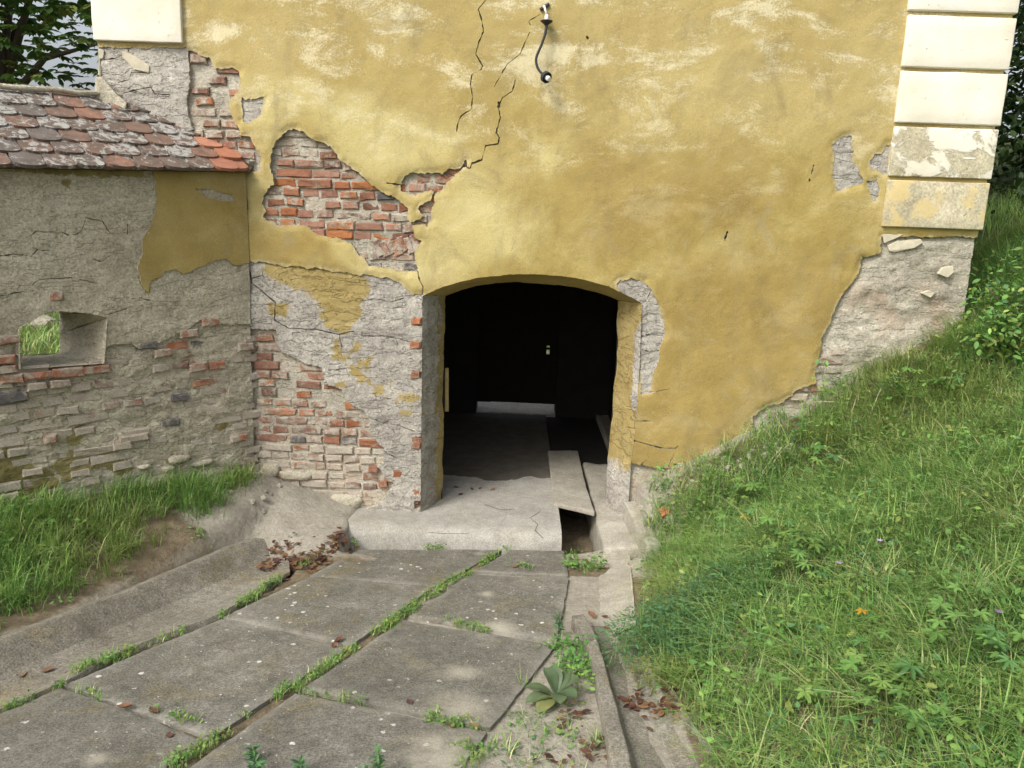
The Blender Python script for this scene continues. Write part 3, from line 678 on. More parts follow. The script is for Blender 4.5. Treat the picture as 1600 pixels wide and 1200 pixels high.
# cream scraps left on the bare corner
def scrap(pts, w, t, mat, alpha=0.0):
    P = FAC.poly(pts); me = prism('plaster_scrap', FAC.P(P[:, 0], P[:, 1], np.full(len(P), w)), FAC.P(P[:, 0], P[:, 1], np.full(len(P), w-t)))
    bevelled(me, 0.004, 1, 0.003); o = obj('plaster_scrap', me, mat, gate); o.color = (1, 1, 1, alpha); return o
CREAM = mat_plain('cream_scrap', (0.50, 0.455, 0.345), 0.9, 18, 0.35)
scrap([(190,80),(200,82),(233,102),(231,113),(208,107),(190,90)], -0.004, 0.03, CREAM); scrap([(153,76),(162,78),(161,91),(155,92),(157,118),(153,118)], 0.0, 0.03, CREAM)
scrap([(205,178),(252,193),(252,201),(235,199),(208,184)], 0.0, 0.05, CREAM)
scrap([(1388,384),(1405,376),(1440,374),(1444,379),(1430,388),(1400,394),(1390,393)], -0.006, 0.03, CREAM); scrap([(1380,366),(1412,366),(1402,372),(1383,380)], -0.004, 0.03, CREAM)
scrap([(1466,428),(1474,418),(1490,415),(1491,426),(1482,434)], -0.004, 0.03, CREAM); scrap([(1440,458),(1452,454),(1463,458),(1455,466)], -0.006, 0.03, CREAM)
# fallen block wedged where the tiles meet the building
st_me = rough_block('loose_stone', [tuple(fac(x, y, -0.10)) for x, y in ((150,121),(160,120),(185,150),(199,160),(196,172),(176,166),(148,152))], [tuple(fac(x, y, 0.02)) for x, y in ((150,121),(160,120),(185,150),(199,160),(196,172),(176,166),(148,152))], 0.05, 0.012, 8, 0.012, 3)
tag(obj('stone_fragment', st_me, STONE), 'broken grey stone fragment wedged between tiled coping and building corner', 'stone')

# ---- doorway: splayed reveals, passage, rear door
YI = 0.32
inner = [fac(x, y, YI) for x, y in ((691,785),(692,700),(695,470),(696.5,462),(720,453),(745,447),(775,443),(800,441.5),(835,441.5),(870,444),(900,449),(930,456),(950,463),(966,470),(963,560),(955,660),(950,722),(946,770))]
front = [FAC.P(*p, 0.0) for p in DOOR[:18]]
inner = np.array(inner); inner[0, 2] = -0.02; inner[-1, 2] = -0.02; inner[1, 2] = 0.55
front = np.array(front); front[0, 2] = -0.02; front[-1, 2] = -0.02
def resample(L, n):
    d = np.concatenate([[0], np.cumsum(np.linalg.norm(np.diff(L, axis=0), axis=1))]); t = np.linspace(0, d[-1], n)
    return np.stack([np.interp(t, d, L[:, k]) for k in range(3)], 1)
def segm(L, a, b, n): return resample(L[a:b+1], n)
def reveal(name, a, b, n, mat, attr, amp=0.012, seed=0):
    fr_ = segm(front, a, b, n); inn = segm(inner, a, b, n); m_ = 26
    t = np.linspace(0, 1, m_)[None, :, None]; G = fr_[:, None]*(1-t)+inn[:, None]*t
    du = np.gradient(G, axis=0); dv = np.gradient(G, axis=1); nn = np.cross(du, dv); nn /= np.linalg.norm(nn, axis=2, keepdims=True)+1e-9
    ii, jj = np.meshgrid(np.arange(n)*0.015, np.arange(m_)*0.014, indexing='ij')
    edge = np.minimum(1, np.arange(m_)/4.0)[None, :]
    G = G+nn*((fbm(ii*6, jj*6, seed, 4)-0.5)*2*amp*edge)[..., None]
    idx = np.arange(n*m_).reshape(n, m_)
    q = np.stack([idx[:-1, :-1], idx[:-1, 1:], idx[1:, 1:], idx[1:, :-1]], -1).reshape(-1, 4)
    me = mesh_arrays(name, G.reshape(-1, 3), q, smooth=True)
    u = G[..., 1].ravel(); v = G[..., 2].ravel()
    for k, f in attr.items(): add_attr(me, k, f(u, v))
    return obj(name, me, mat, gate)
zero = lambda u, v: u*0
tag(reveal('left_reveal', 0, 3, 110, GREY, {'paint': lambda y, z: np.clip(0.30+sm(0.15, 0.3, y)*0.32+sm(0.9, 0.4, np.abs(z-0.55))*0.06, 0, 1), 'olive': lambda u, v: u*0+0.25}, 0.02, 5), 'rough grey plastered door reveal')
reveal('arch_soffit', 3, 13, 90, OCHRE, {'pale': zero, 'deep': lambda u, v: u*0+0.4, 'edge': zero}, 0.012, 6)
tag(reveal('right_reveal', 13, 17, 110, GREY, {'paint': lambda y, z: np.clip(0.15+sm(0.25, 0.6, z)*0.75-0.62*sm(0.16, 0.02, y)*sm(0.7, 1.0, z)*sm(1.75, 1.5, z), 0, 1), 'olive': lambda u, v: u*0}, 0.018, 7), 'ochre washed door reveal, bare near the ground')
YB = 3.4; PW0, PW1, PZ = -1.05, 1.2, 2.25
obj('passage_wall', box('passage_wall', PW0-0.2, PW0, YI, YB, -0.3, PZ), PASSAGE_SHADE, gate); obj('passage_wall', box('passage_wall', PW1, PW1+0.2, YI, YB, -0.3, PZ), PASSAGE_SHADE, gate)
obj('passage_ceiling', box('passage_ceiling', PW0-0.2, PW1+0.2, YI-0.02, YB+0.3, PZ, PZ+0.25), PASSAGE_SHADE, gate)
# inner face of the front wall round the opening
loop_in = [tuple(p) for p in inner]; xs = [p[0] for p in loop_in]
V = []; F = []
outer = []
for p in loop_in:
    if p[2] < 1.6: outer.append((PW0-0.2 if p[0] < 0.1 else PW1+0.2, p[1]+0.004, p[2]))
    else: outer.append((p[0]*1.6-0.08, p[1]+0.004, PZ+0.2))
n = len(loop_in); V = loop_in+outer
F = [[i, i+1, n+i+1, n+i] for i in range(n-1)]
obj('inner_wall_face', pydata('inner_wall_face', V, F), PASSAGE_SHADE, gate)
# rear wall with low light under a plank door
rx0, rx1 = fac(744, 640, YB)[0], fac(868, 640, YB)[0]
zg1 = fac(800, 632, YB)[2]
obj('rear_wall', box('rear_wall', XL, rx0, YB, YB+0.35, -0.4, ZT), PASSAGE_SHADE, gate); obj('rear_wall', box('rear_wall', rx1, XR, YB, YB+0.35, -0.4, ZT), PASSAGE_SHADE, gate)
obj('rear_wall', box('rear_wall', rx0, rx1, YB, YB+0.35, 2.0, ZT), PASSAGE_SHADE, gate)
rd = empty('plank_door', ((rx0+rx1)/2, YB+0.1, zg1), 'dark plank door at the far end of the passage, light showing under it', 'door')
npk = 6; wpk = (rx1-rx0)/npk
for k in range(npk):
    x0 = rx0+k*wpk; x1 = rx0+(k+1)*wpk+(0.012 if k < npk-2 else 0)
    if k == npk-1:      # knot hole and latch slot in the last board
        zh = fac(857, 545, YB+0.1)[2]
        xa = fac(854, 545, YB+0.1)[0]; xb = fac(859, 545, YB+0.1)[0]
        for (a, b, c, d_) in ((x0, xa, zg1, 2.0), (xb, x1, zg1, 2.0), (xa, xb, zg1, zh-0.07), (xa, xb, zh-0.01, zh+0.015), (xa, xb, zh+0.04, 2.0)):
            obj('plank', box('plank', a, b, YB+0.09, YB+0.12, c, d_), WOOD, rd)
    else: obj('plank', box('plank', x0, x1, YB+0.09+0.004*(k % 2), YB+0.12+0.004*(k % 2), zg1+random.uniform(0, .008), 2.0), WOOD, rd)
for z in (0.4, 1.6): obj('cross_batten', box('cross_batten', rx0+0.02, rx1-0.12, YB+0.12, YB+0.145, z, z+0.12), WOOD, rd)
# building sides and roof (out of frame)
obj('side_wall', box('side_wall', XL, XL+0.3, 0.05, YB, -0.4, ZT), BODY, gate); obj('side_wall', box('side_wall', XR-0.3, XR, 0.31, YB, -0.4, ZT), BODY, gate)
obj('roof', box('roof', XL-0.1, XR+0.1, 0.0, YB+0.4, ZT+0.02, ZT+0.3), TILE, gate)
# iron strap / post edge on the left inside the reveal
tag(obj('door_post', rough_block('door_post', [tuple(fac(x, 575, YI+0.03)) for x in (695, 701)]+[tuple(fac(x, 575, YI+0.10)) for x in (701, 695)], [tuple(fac(x, 643, YI+0.03)) for x in (695, 701)]+[tuple(fac(x, 643, YI+0.10)) for x in (701, 695)], 0.03, 0.004, 12, 0.004), mat_plain('ochre_wood', (0.22, 0.17, 0.07), 0.8, 25)), 'short ochre painted timber stub on left door reveal', 'post')

# ---- threshold, floor and drain
floor = empty('doorway_floor', (-0.2, 0, 0), 'smooth grey screed floor and threshold of the doorway', 'floor'); floor['kind'] = 'structure'; del floor['category']
XC0 = 0.43
yf = float(drv(740, 853)[1]); ap = [(-1.42,-0.40),(-1.05,yf+0.04),(-0.3,yf),(0.20,yf),(XC0,yf+0.02)]
top = [(x, y+0.07, 0.0) for x, y in ap]; bot = [(x, y, -0.09) for x, y in ap]; low = [(x, y-0.01, -0.4) for x, y in ap]
V = []; F = []; ncx = 60
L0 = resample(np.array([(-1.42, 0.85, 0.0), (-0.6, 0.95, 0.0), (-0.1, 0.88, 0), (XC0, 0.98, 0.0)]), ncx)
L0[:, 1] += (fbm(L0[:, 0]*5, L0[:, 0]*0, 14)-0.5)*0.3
obj('old_inner_floor', box('old_inner_floor', -1.42, XC0-0.002, 0.1, YB+0.02, -0.3, -0.012), mat_plain('shade_toned_floor', (0.11, 0.098, 0.078), 0.95, 7, 0.6, bd=0.02), floor)  # older floor past the screed; passage shade also darkens its colour
obj('rear_step', box('rear_step', -1.42, 1.3, YB+0.02, YB+0.8, -0.3, -0.004), PALE, floor)
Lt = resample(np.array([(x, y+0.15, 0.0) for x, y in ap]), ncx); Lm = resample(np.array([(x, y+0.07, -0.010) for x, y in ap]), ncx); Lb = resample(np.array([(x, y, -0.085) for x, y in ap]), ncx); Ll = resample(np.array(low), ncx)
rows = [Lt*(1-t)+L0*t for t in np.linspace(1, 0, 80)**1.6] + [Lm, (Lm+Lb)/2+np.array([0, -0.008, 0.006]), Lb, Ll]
G = np.array(rows); nr = len(rows)
G[..., 2] += (fbm(G[..., 0]*3, G[..., 1]*3, 8)-0.5)*0.012*(G[..., 2] > -0.03)
idx = np.arange(nr*ncx).reshape(nr, ncx)
q = np.stack([idx[:-1, :-1], idx[1:, :-1], idx[1:, 1:], idx[:-1, 1:]], -1).reshape(-1, 4)
# right side wall of the floor down into the drain
side = np.concatenate([G[:, -1], G[:, -1]+np.array([0, 0, -0.4])]); b0 = nr*ncx
q2 = np.stack([b0+np.arange(nr-1), b0+np.arange(1, nr), b0+nr+np.arange(1, nr), b0+nr+np.arange(nr-1)], 1)
obj('screed', mesh_arrays('screed', np.concatenate([G.reshape(-1, 3), side]), np.concatenate([q, q2]), smooth=True), APRON, floor)
for pts in ([(-0.6,-0.42),(-0.5,-0.43),(-0.3,-0.42)], [(0.28,-0.45),(0.22,-0.30),(0.25,-0.18),(0.18,-0.05),(0.27,0.1)], [(-0.2,0.22),(-0.05,0.1),(0.05,0.13)]):
    P3 = [Vector((x+random.uniform(-.01, .01), y, 0.0015+(float(fbm(np.array([x*3]), np.array([y*3]), 8)[0])-0.5)*0.012)) for x, y in pts]
    tag(obj('floor_crack', tube('floor_crack', resample(np.array(P3), 16).tolist(), 0.0018, 4), RUBBER, floor))
cv = rough_block('drain_cover', [tuple(flat(x, y, 0.03)) for x, y in ((865,784),(929,799),(915,757),(903,704),(856,704),(860,735))], [tuple(flat(x, y, 0.03)+np.array([0, 0, -0.045])) for x, y in ((865,784),(929,799),(915,757),(903,704),(856,704),(860,735))], 0.06, 0.003, 8, 0.006)
tag(obj('drain_cover', cv, PALE), 'pale concrete cover slab with slanted end lying over the drain in the doorway', 'slab')
XC1 = 0.74
led = rough_block('ledge', [(XC1,-0.55,-0.02),(1.02,-0.55,0.0),(1.02,1.5,0.0),(XC1,1.5,0.0)], [(XC1,-0.58,-0.4),(1.02,-0.58,-0.4),(1.02,1.5,-0.4),(XC1,1.5,-0.4)], 0.07, 0.016, 6, 0.025, 4)
tag(obj('drain_ledge', led, PALE, floor), 'rough pale ledge along the right side of the drain')
obj('right_floor', box('right_floor', XC0+.01, PW1, 1.505, YB, -0.3, -0.03), PASSAGE_SHADE, floor); obj('right_floor', box('right_floor', 1.03, PW1, YI-0.2, 1.5, -0.3, -0.004), APRON, floor)  # the deeper piece has passage shade painted in as near-black
kb = rough_block('kerb', [(0.945,-0.02,0.16),(1.06,-0.02,0.17),(1.12,-0.80,0.13),(1.015,-0.80,0.12)], [(0.945,-0.02,-0.3),(1.06,-0.02,-0.3),(1.12,-0.80,-0.3),(1.015,-0.80,-0.3)], 0.06, 0.005, 8, 0.01, 5)
tag(obj('low_kerb', kb, PALE), 'low pale concrete kerb between the drain and the grassy bank by the doorway', 'kerb')

# ---- the lamp cable on the facade
lc = empty('lamp_cable', fac(852, 40), 'dangling black lamp cable with bare bulb holder on the ochre wall', 'lamp')
def lathe(name, prof, p, d, n=14):
    d = Vector(d).normalized(); a = d.orthogonal().normalized(); b = d.cross(a); V = []; F = []
    for (r, h) in prof:
        for k in range(n): t = 2*math.pi*k/n; V.append(Vector(p)+d*h+(a*math.cos(t)+b*math.sin(t))*r)
    for i in range(len(prof)-1):
        for k in range(n): F.append([i*n+k, i*n+(k+1) % n, (i+1)*n+(k+1) % n, (i+1)*n+k])
    F += [list(range(n-1, -1, -1)), list(range((len(prof)-1)*n, len(prof)*n))]
    return pydata(name, V, F, False)
pa = fac(854, 33, -0.06); pb = fac(848, 10, 0)
obj('ceramic_neck', lathe('ceramic_neck', [(0.012,0),(0.016,0.01),(0.015,0.03),(0.006,0.04)], pa+np.array([0, 0, 0.005]), (0, 0, 1)), CERAMIC, lc)
obj('cable_disc', lathe('cable_disc', [(0.008,-0.035),(0.018,-0.022),(0.043,-0.004),(0.045,0.002),(0.012,0.008)], pa, (0, 0, 1)), RUBBER, lc)
obj('wall_bracket', tube('wall_bracket', [pb+np.array([0, 0.03, 0.0]), pb+np.array([0.01, -0.05, -0.01]), pa+np.array([0, 0, 0.04])], 0.008, 8), CERAMIC, lc)
obj('bracket_bar', tube('bracket_bar', [fac(844, 15, -0.012), fac(858, 6, -0.012)], 0.012, 6), mat_plain('grey_iron', (0.09, 0.09, 0.09), 0.6, 30, metal=0.5), lc)
cp = [fac(x, y, Y) for x, y, Y in ((854,38,-.06),(852,52,-.07),(846,70,-.075),(838,90,-.08),(839,103,-.085),(844,112,-.095),(850,118,-.11))]
cps = []
for i in range(len(cp)-1):
    for t in np.linspace(0, 1, 5)[:-1]:
        p0 = cp[max(i-1, 0)]; p1 = cp[i]; p2 = cp[i+1]; p3 = cp[min(i+2, len(cp)-1)]
        cps.append(0.5*((2*p1)+(p2-p0)*t+(2*p0-5*p1+4*p2-p3)*t*t+(3*p1-p0-3*p2+p3)*t**3))
cps.append(cp[-1])
obj('cable', tube('cable', cps, 0.0095, 8), RUBBER, lc)
hd = np.array([0.55, -0.75, -0.45]); ph = fac(851, 119, -0.11)
hold = obj('bulb_holder', lathe('bulb_holder', [(0.015,-0.004),(0.036,0.0),(0.040,0.006),(0.040,0.034),(0.036,0.036),(0.034,0.024),(0.018,0.022)], ph, hd), RUBBER, lc)
obj('ceramic_insert', lathe('ceramic_insert', [(0.017,0.02),(0.018,0.05),(0.015,0.062),(0.008,0.063)], ph, hd), CERAMIC, hold)
# ------------------------------------------------------------------ garden wall with tiled coping
gwall = empty('garden_wall', tuple(GW.P(-1.5, 0.2, 0)), 'grey rendered garden wall with small square loophole and tiled coping', 'wall')
WTOP = 2.66; SL = -3.4
WIN_F = [(30,513),(70,490),(95,487),(140,490),(168,497),(166,530),(163,568),(32,577)]
WF = GW.poly(WIN_F)
gy = GW.poly(Z2([(965,60),(968,110),(980,230),(960,330),(930,440),(890,500),(885,600),(860,690),(880,770),(920,830),(945,750),(1000,730),(1030,690),(1100,680),(1150,715),(1200,685),(1280,660),(1330,630),(1410,615),(1470,655),(1600,630),(1600,60)], 0, 250, 4))
gyh = GW.poly(Z2([(1215,178),(1330,180),(1450,220),(1480,260),(1390,262),(1300,235)], 0, 250, 4))
gr = GW.poly([(420,505),(350,508),(315,500),(300,512),(270,525),(245,537),(220,546),(205,536),(175,538),(150,560),(60,572),(30,556),(26,533),(-40,552),(-300,640),(-300,200),(420,200)])
CRW = [(GW.poly(Z2(p, 0, 250, 4)), (0.0034, 0.0026)) for p in ([(200,480),(230,445),(390,450),(430,470),(480,465),(520,420),(535,360),(640,380),(690,460),(800,465),(800,400)], [(0,600),(80,590),(200,600),(240,560),(320,570)], [(590,620),(640,630),(700,590)],
       [(0,850),(150,820),(250,750),(440,735),(600,770)], [(580,960),(590,940),(680,965),(800,930)], [(870,860),(950,880),(1060,820)])]
def sdw_grey(u, v):
    a, b = wob(u, v, 0.014, 61)
    s = np.minimum(np.minimum(u-SL, -0.004-u), WTOP+0.042*u-v); s = np.minimum(s, -poly_sd(*wob(u, v, 0.006, 62), WF)); s = np.minimum(s, poly_sd(a, b, gr))
    a, b = wob(u, v, 0.006, 63)
    for p, hw in CRW: s = np.minimum(s, -line_sd(a, b, p, hw))
    return s
def dw_grey(u, v): return -0.012+(fbm(u*1.1, v*1.1, 64)-0.5)*0.05+(ledges(u*0.7, v*0.7, 65)-0.5)*0.016+(fbm(u*12, v*12, 66, 4)-0.5)*0.008
def sdw_och(u, v):
    a, b = wob(u, v, 0.012, 67)
    return np.minimum(np.minimum(np.minimum(-0.004-u, WTOP+0.042*u-v), poly_sd(a, b, gy)), -poly_sd(a, b, gyh))
def dw_och(u, v): return 0.002+(fbm(u*1.1, v*1.1, 64)-0.5)*0.05+(fbm(u*5, v*5, 68, 3)-0.5)*0.012
def sdw_core(u, v): return np.minimum(np.minimum(np.minimum(u-SL, -0.004-u), WTOP-v), -poly_sd(u, v, WF)-0.0)
def dw_core(u, v): return -0.034+(fbm(u*1.1, v*1.1, 64)-0.5)*0.05+(ledges(u*1.3, v*1.25, 69)-0.5)*0.030+(fbm(u*13, v*16, 70, 4)-0.5)*0.022
PW = [GW.poly(Z2(p, 0, 500, 4)) for p in ([(-200,820),(0,830),(60,790),(110,785),(180,800),(180,860),(160,890),(250,920),(330,960),(370,1010),(430,1120),(420,1200),(-200,1200)], [(415,745),(450,700),(500,665),(550,660),(550,710),(530,750),(490,800),(440,790)],
      [(330,920),(400,850),(440,815),(480,820),(510,850),(610,860),(640,830),(690,805),(760,820),(790,880),(850,940),(800,970),(740,975),(690,940),(640,930),(590,950),(520,960),(480,1000),(430,1040),(370,960)], [(1330,650),(1440,645),(1440,680),(1380,700)], [(1030,870),(1080,840),(1170,850),(1210,880),(1160,905),(1050,900)])]
PW2 = [GW.poly(Z2([(-50,50),(0,45),(300,95),(900,110),(900,60),(-50,30)], 0, 250, 4)), GW.poly(Z2([(860,690),(960,600),(1040,690),(1000,740),(950,760),(920,850),(880,780)], 0, 250, 4)), GW.poly(Z2([(380,130),(440,120),(450,180),(410,190)], 0, 250, 4))]
def aw_paint(u, v):
    s = np.full(u.shape, -1.0)
    for p in PW+PW2: s = np.maximum(s, poly_sd(u, v, p))
    return np.clip(0.5+s*12, 0, 1)
one = lambda u, v: u*0+0.85
obj('ochre_plaster', layer('ochre_plaster_patch', GW, (-1.3, 0.0, 1.5, WTOP+0.01), 0.0125, 3, sdw_och, dw_och, 0.02, {'pale': zero, 'deep': lambda u, v: u*0+0.55, 'edge': zero}), [OCHRE, BODY], gwall)
obj('grey_render', layer('grey_render_wall', GW, (SL, 0.0, 1.0, WTOP+0.01), 0.0125, 3, sdw_grey, dw_grey, 0.03, {'paint': aw_paint, 'olive': one}), [GREYW, BODY], gwall)
obj('mortar_bed', layer('mortar_bed', GW, (SL, 0.0, -0.1, 2.0), 0.0125, 2, sdw_core, dw_core, 0.06, {'paint': aw_paint, 'olive': one}), [COREW, BODY], gwall)
random.seed(5)
REDW = [(0.33, 0.13, 0.075), (0.29, 0.13, 0.09), (0.30, 0.165, 0.125), (0.25, 0.13, 0.1), (0.36, 0.135, 0.07), (0.27, 0.2, 0.16)]
nw = lay(GW, gwall, -2.3, -0.01, 0.32, 1.42, lambda u, v: np.minimum(-poly_sd(u, v, gr)-0.02, -poly_sd(u, v, WF)-0.05), -0.027, lambda u, v: 0.80-0.40*float(sm(1.05, 1.3, np.array(v)))*float(u > -0.75)-0.1*(random.random() < 0.2), drop=0.12, darkp=0.04, reds=REDW, pitch=0.076)
for x, y, k, sm_ in ((14,531,0,.05),(65,586,1,.05),(107,582,1,.05),(149,578,1,.05),(95,600,0,.2),(10,578,0,.15),(58,604,0,.2),(20,592,0,.15),(5,563,0,.1),(330,504,0,.0),(297,521,0,.05),(340,572,0,.0),(312,574,0,.1),(255,552,0,.15),(385,542,0,.2),(90,463,3,.1),(192,697,0,.25),(375,685,0,.1),(80,687,3,.1),(210,685,1,.35)):
    p = GW.px(x, y); brick(GW, gwall, p[0], p[1], k, 0.0, random.choice(((0.36,0.13,0.065), (0.30,0.12,0.065))), sm_+0.34)
for x, y in ((18,622),(233,540),(283,622),(268,661)):
    p = GW.px(x, y); brick(GW, gwall, p[0], p[1], 0 if x > 20 else 1, -0.004, DARK, 0.2)
def stone(x, y, ru, rv, seed, parent=gwall, fr=GW, w=-0.03):
    u0, v0 = fr.px(x, y); n, m_ = 14, 5; V = []; F = []; random.seed(seed); k = [random.uniform(.85, 1.12) for _ in range(n)]
    for j in range(m_):
        a = (j+0.15)/m_*math.pi/2
        for i in range(n):
            t = 2*math.pi*i/n; c, s = math.cos(t), math.sin(t); c = math.copysign(abs(c)**0.8, c); s = math.copysign(abs(s)**0.8, s)
            V.append(fr.P(u0+ru*c*math.cos(a)**.6*k[i], v0+rv*s*math.cos(a)**.6*k[i], w+0.045*math.sin(a)+random.uniform(-.003, .003)))
    for j in range(m_-1):
        for i in range(n): F.append([j*n+i, j*n+(i+1) % n, (j+1)*n+(i+1) % n, (j+1)*n+i])
    F.append([(m_-1)*n+i for i in range(n)])
    o = obj('stone', pydata('stone', V, F, True), STONE, parent); return o
stone(258,757,0.125,0.082,1); stone(282,718,0.085,0.035,2); stone(330,745,0.17,0.065,3); stone(228,730,0.05,0.02,4); stone(265,733,0.05,0.022,8); stone(318,724,0.09,0.025,6)
stone(460,745,0.14,0.045,9,gate,FAC,-0.045); stone(540,785,0.14,0.06,10,gate,FAC,-0.04); stone(420,738,0.08,0.07,12,gate,FAC,-0.045)
# loophole reveals
TW = 0.50
BKp = [(32,500),(70,489),(95,487),(95,487.5),(95,520),(95.5,551),(64,553),(32,558)]
BK = np.array([GW.px(x, y, -TW) for x, y in BKp]); BK[0, 0] = BK[-1, 0] = WF[0, 0]-0.25
def rev_strip(i, j, name, n=24, m_=16, seed=0):
    A = np.linspace(0, 1, n)[:, None]; a = WF[i]*(1-A)+WF[j]*A; b = BK[i]*(1-A)+BK[j]*A
    T = np.linspace(0, 1, m_)
    G = np.array([[GW.P(*(a[p]*(1-t)+b[p]*t), -0.0-t*TW) for t in T] for p in range(n)])
    G += (fbm(G[..., 1]*9+G[..., 0]*9, G[..., 2]*9, seed, 3)[..., None]-0.5)*0.03*np.minimum(1, T*4)[None, :, None]
    idx = np.arange(n*m_).reshape(n, m_)
    me = mesh_arrays(name, G.reshape(-1, 3), np.stack([idx[:-1, :-1], idx[:-1, 1:], idx[1:, 1:], idx[1:, :-1]], -1).reshape(-1, 4), smooth=True)
    add_attr(me, 'paint', np.zeros(n*m_)); add_attr(me, 'olive', np.ones(n*m_)); obj(name, me, GREYW, gwall)
for i in range(8): rev_strip(i, (i+1) % 8, 'loophole_reveal', seed=i)
# back face of the wall with the same opening
def sdw_back(u, v): return np.minimum(np.minimum(np.minimum(u-SL, -0.02-u), WTOP+0.35-v), -poly_sd(u, v, BK))
GWB = Frame(GW.P(0, 0, -TW), GW.U, GW.N)
obj('back_face', layer('back_face', GWB, (SL, 0.0, -0.1, WTOP+0.36), 0.03, 2, sdw_back, lambda u, v: u*0, 0.0), [BODY, BODY], gwall)
obj('wall_end', pydata('wall_end', [GW.P(SL, -0.1, -0.04), GW.P(SL, -0.1, -TW), GW.P(SL, WTOP, -TW), GW.P(SL, WTOP, -0.04)], [[0, 1, 2, 3]]), BODY, gwall)
# tiled coping
PIT = math.radians(33); EX = 0.152
def roof_pt(s, d, h):            # d up the slope from the eave, h off the slope
    return GW.P(s, WTOP+0.042*min(s, 0)+d*math.sin(PIT)+h*math.cos(PIT), 0.07-d*math.cos(PIT)+h*math.sin(PIT))
RD = 0.93
rl = [roof_pt(0.0, 0.03, -0.012), roof_pt(SL, 0.03, -0.012), roof_pt(SL, RD, -0.012), roof_pt(0.85, RD, -0.012)]
rlb = [p-np.array([0, 0, 0.015]) for p in rl]
roof = obj('coping_roof', prism('coping_roof', rl, rlb), mat_plain('old_board', (0.10, 0.075, 0.05), 0.9, 14), gwall)
def tile_mesh(seed):
    random.seed(seed); wv = 0.176; Lt_ = 0.33; t = 0.024; pts = []
    for k in range(9):
        a = math.pi*k/8; pts.append((-wv/2*math.cos(a), 0.05*(1-math.sin(a)**0.8)+random.uniform(-.002, .002)))
    pts += [(wv/2, Lt_), (-wv/2, Lt_)]
    me = prism('roof_tile', [(x, y, t) for x, y in pts], [(x, y, 0) for x, y in pts])
    me.materials.append(TILE); return me
TM = [tile_mesh(i) for i in range(4)]
Mx = Matrix((( GW.U[0], -GW.N[0]*math.cos(PIT), GW.N[0]*math.sin(PIT)), (GW.U[1], -GW.N[1]*math.cos(PIT), GW.N[1]*math.sin(PIT)), (0, math.sin(PIT), math.cos(PIT))))
random.seed(9); rows_n = 6
for r in range(-1, rows_n):
    d = max(0, r)*EX-0.035+(0.03 if r == -1 else 0); s = SL+0.1+(0.091 if r % 2 else 0)
    while True:
        # where this course runs into the facade (y=0)
        smax = (math.cos(PIT)*d-0.07)*1.0 - 0.02
        if s > smax+0.02: break
        xx = random.uniform(-.006, .006); dd = d+random.uniform(-.006, .006)
        fx = s-(smax-0.02)
        p = roof_pt(s+xx, dd, 0.014+(0.004 if r >= 0 else -0.012))
        rot = (Mx.to_4x4() @ Euler((math.radians(-5.5)+random.uniform(-.02, .02), random.uniform(-.02, .02), random.uniform(-.035, .035))).to_matrix().to_4x4()).to_euler()
        o = obj('roof_tile', random.choice(TM), None, roof, loc=p, rot=rot)
        new = fx > -0.20-random.random()*0.30 or random.random() < 0.06 and r > 2
        c = random.choice([(0.36, 0.155, 0.09), (0.40, 0.19, 0.12), (0.31, 0.14, 0.09)]) if new else random.choice([(0.18, 0.115, 0.085), (0.15, 0.11, 0.09), (0.24, 0.13, 0.09), (0.14, 0.12, 0.105)])
        o.color = (*c, random.uniform(0.0, 0.3) if new else random.uniform(0.42, 0.85))
        s += 0.183
rc = [roof_pt(s, RD-0.02, 0.03)+np.array([0, 0, 0.02]) for s in np.linspace(SL, 0.60, 30)]
tag(obj('ridge_mortar', tube('ridge_mortar', [p+np.array([0, 0, random.uniform(-.01, .01)]) for p in rc], 0.02, 8), STONE, roof))
fl = prism('mortar_flashing', [tuple(roof_pt((math.cos(PIT)*d-0.07)+o_, d, 0.03)) for d, o_ in ((0.10, 0.05), (0.3, 0.05), (0.6, 0.05), (0.93, 0.05), (0.93, -0.03), (0.6, -0.01), (0.3, -0.02), (0.10, 0.01))],
           [tuple(roof_pt((math.cos(PIT)*d-0.07)+o_, d, -0.02)) for d, o_ in ((0.10, 0.05), (0.3, 0.05), (0.6, 0.05), (0.93, 0.05), (0.93, -0.03), (0.6, -0.01), (0.3, -0.02), (0.10, 0.01))])
obj('mortar_flashing', fl, PALE, roof)

# ------------------------------------------------------------------ ground
LG_L = [(-300,1150),(0,1018),(200,940),(360,868),(416,850),(450,838)]; LG_R = [(-300,1235),(0,1108),(92,1068),(196,1014),(340,960),(452,893)]
LGL = np.array([drv(*p) for p in LG_L]); LGR = np.array([drv(*p) for p in LG_R])
RG_R = [(985,880),(990,980),(1030,1080),(1105,1200)]
RGR = np.array([drv(*p) for p in RG_R])
def xg(y): o = np.argsort(RGR[:, 1]); return np.interp(y, RGR[o, 1], RGR[o, 0])
def ldist(x, y):      # signed distance left of the left gutter's outer edge
    a = LGL[1, :2]; b = LGL[3, :2]; d = (b-a)/np.linalg.norm(b-a); n_ = np.array([-d[1], d[0]])
    return (x-a[0])*n_[0]+(y-a[1])*n_[1]
GPOLY = np.concatenate([LGL[:, :2], LGR[::-1, :2]])
def wdist(x, y): return (x-GW.O[0])*GW.N[0]+(y-GW.O[1])*GW.N[1]      # + in front of the garden wall
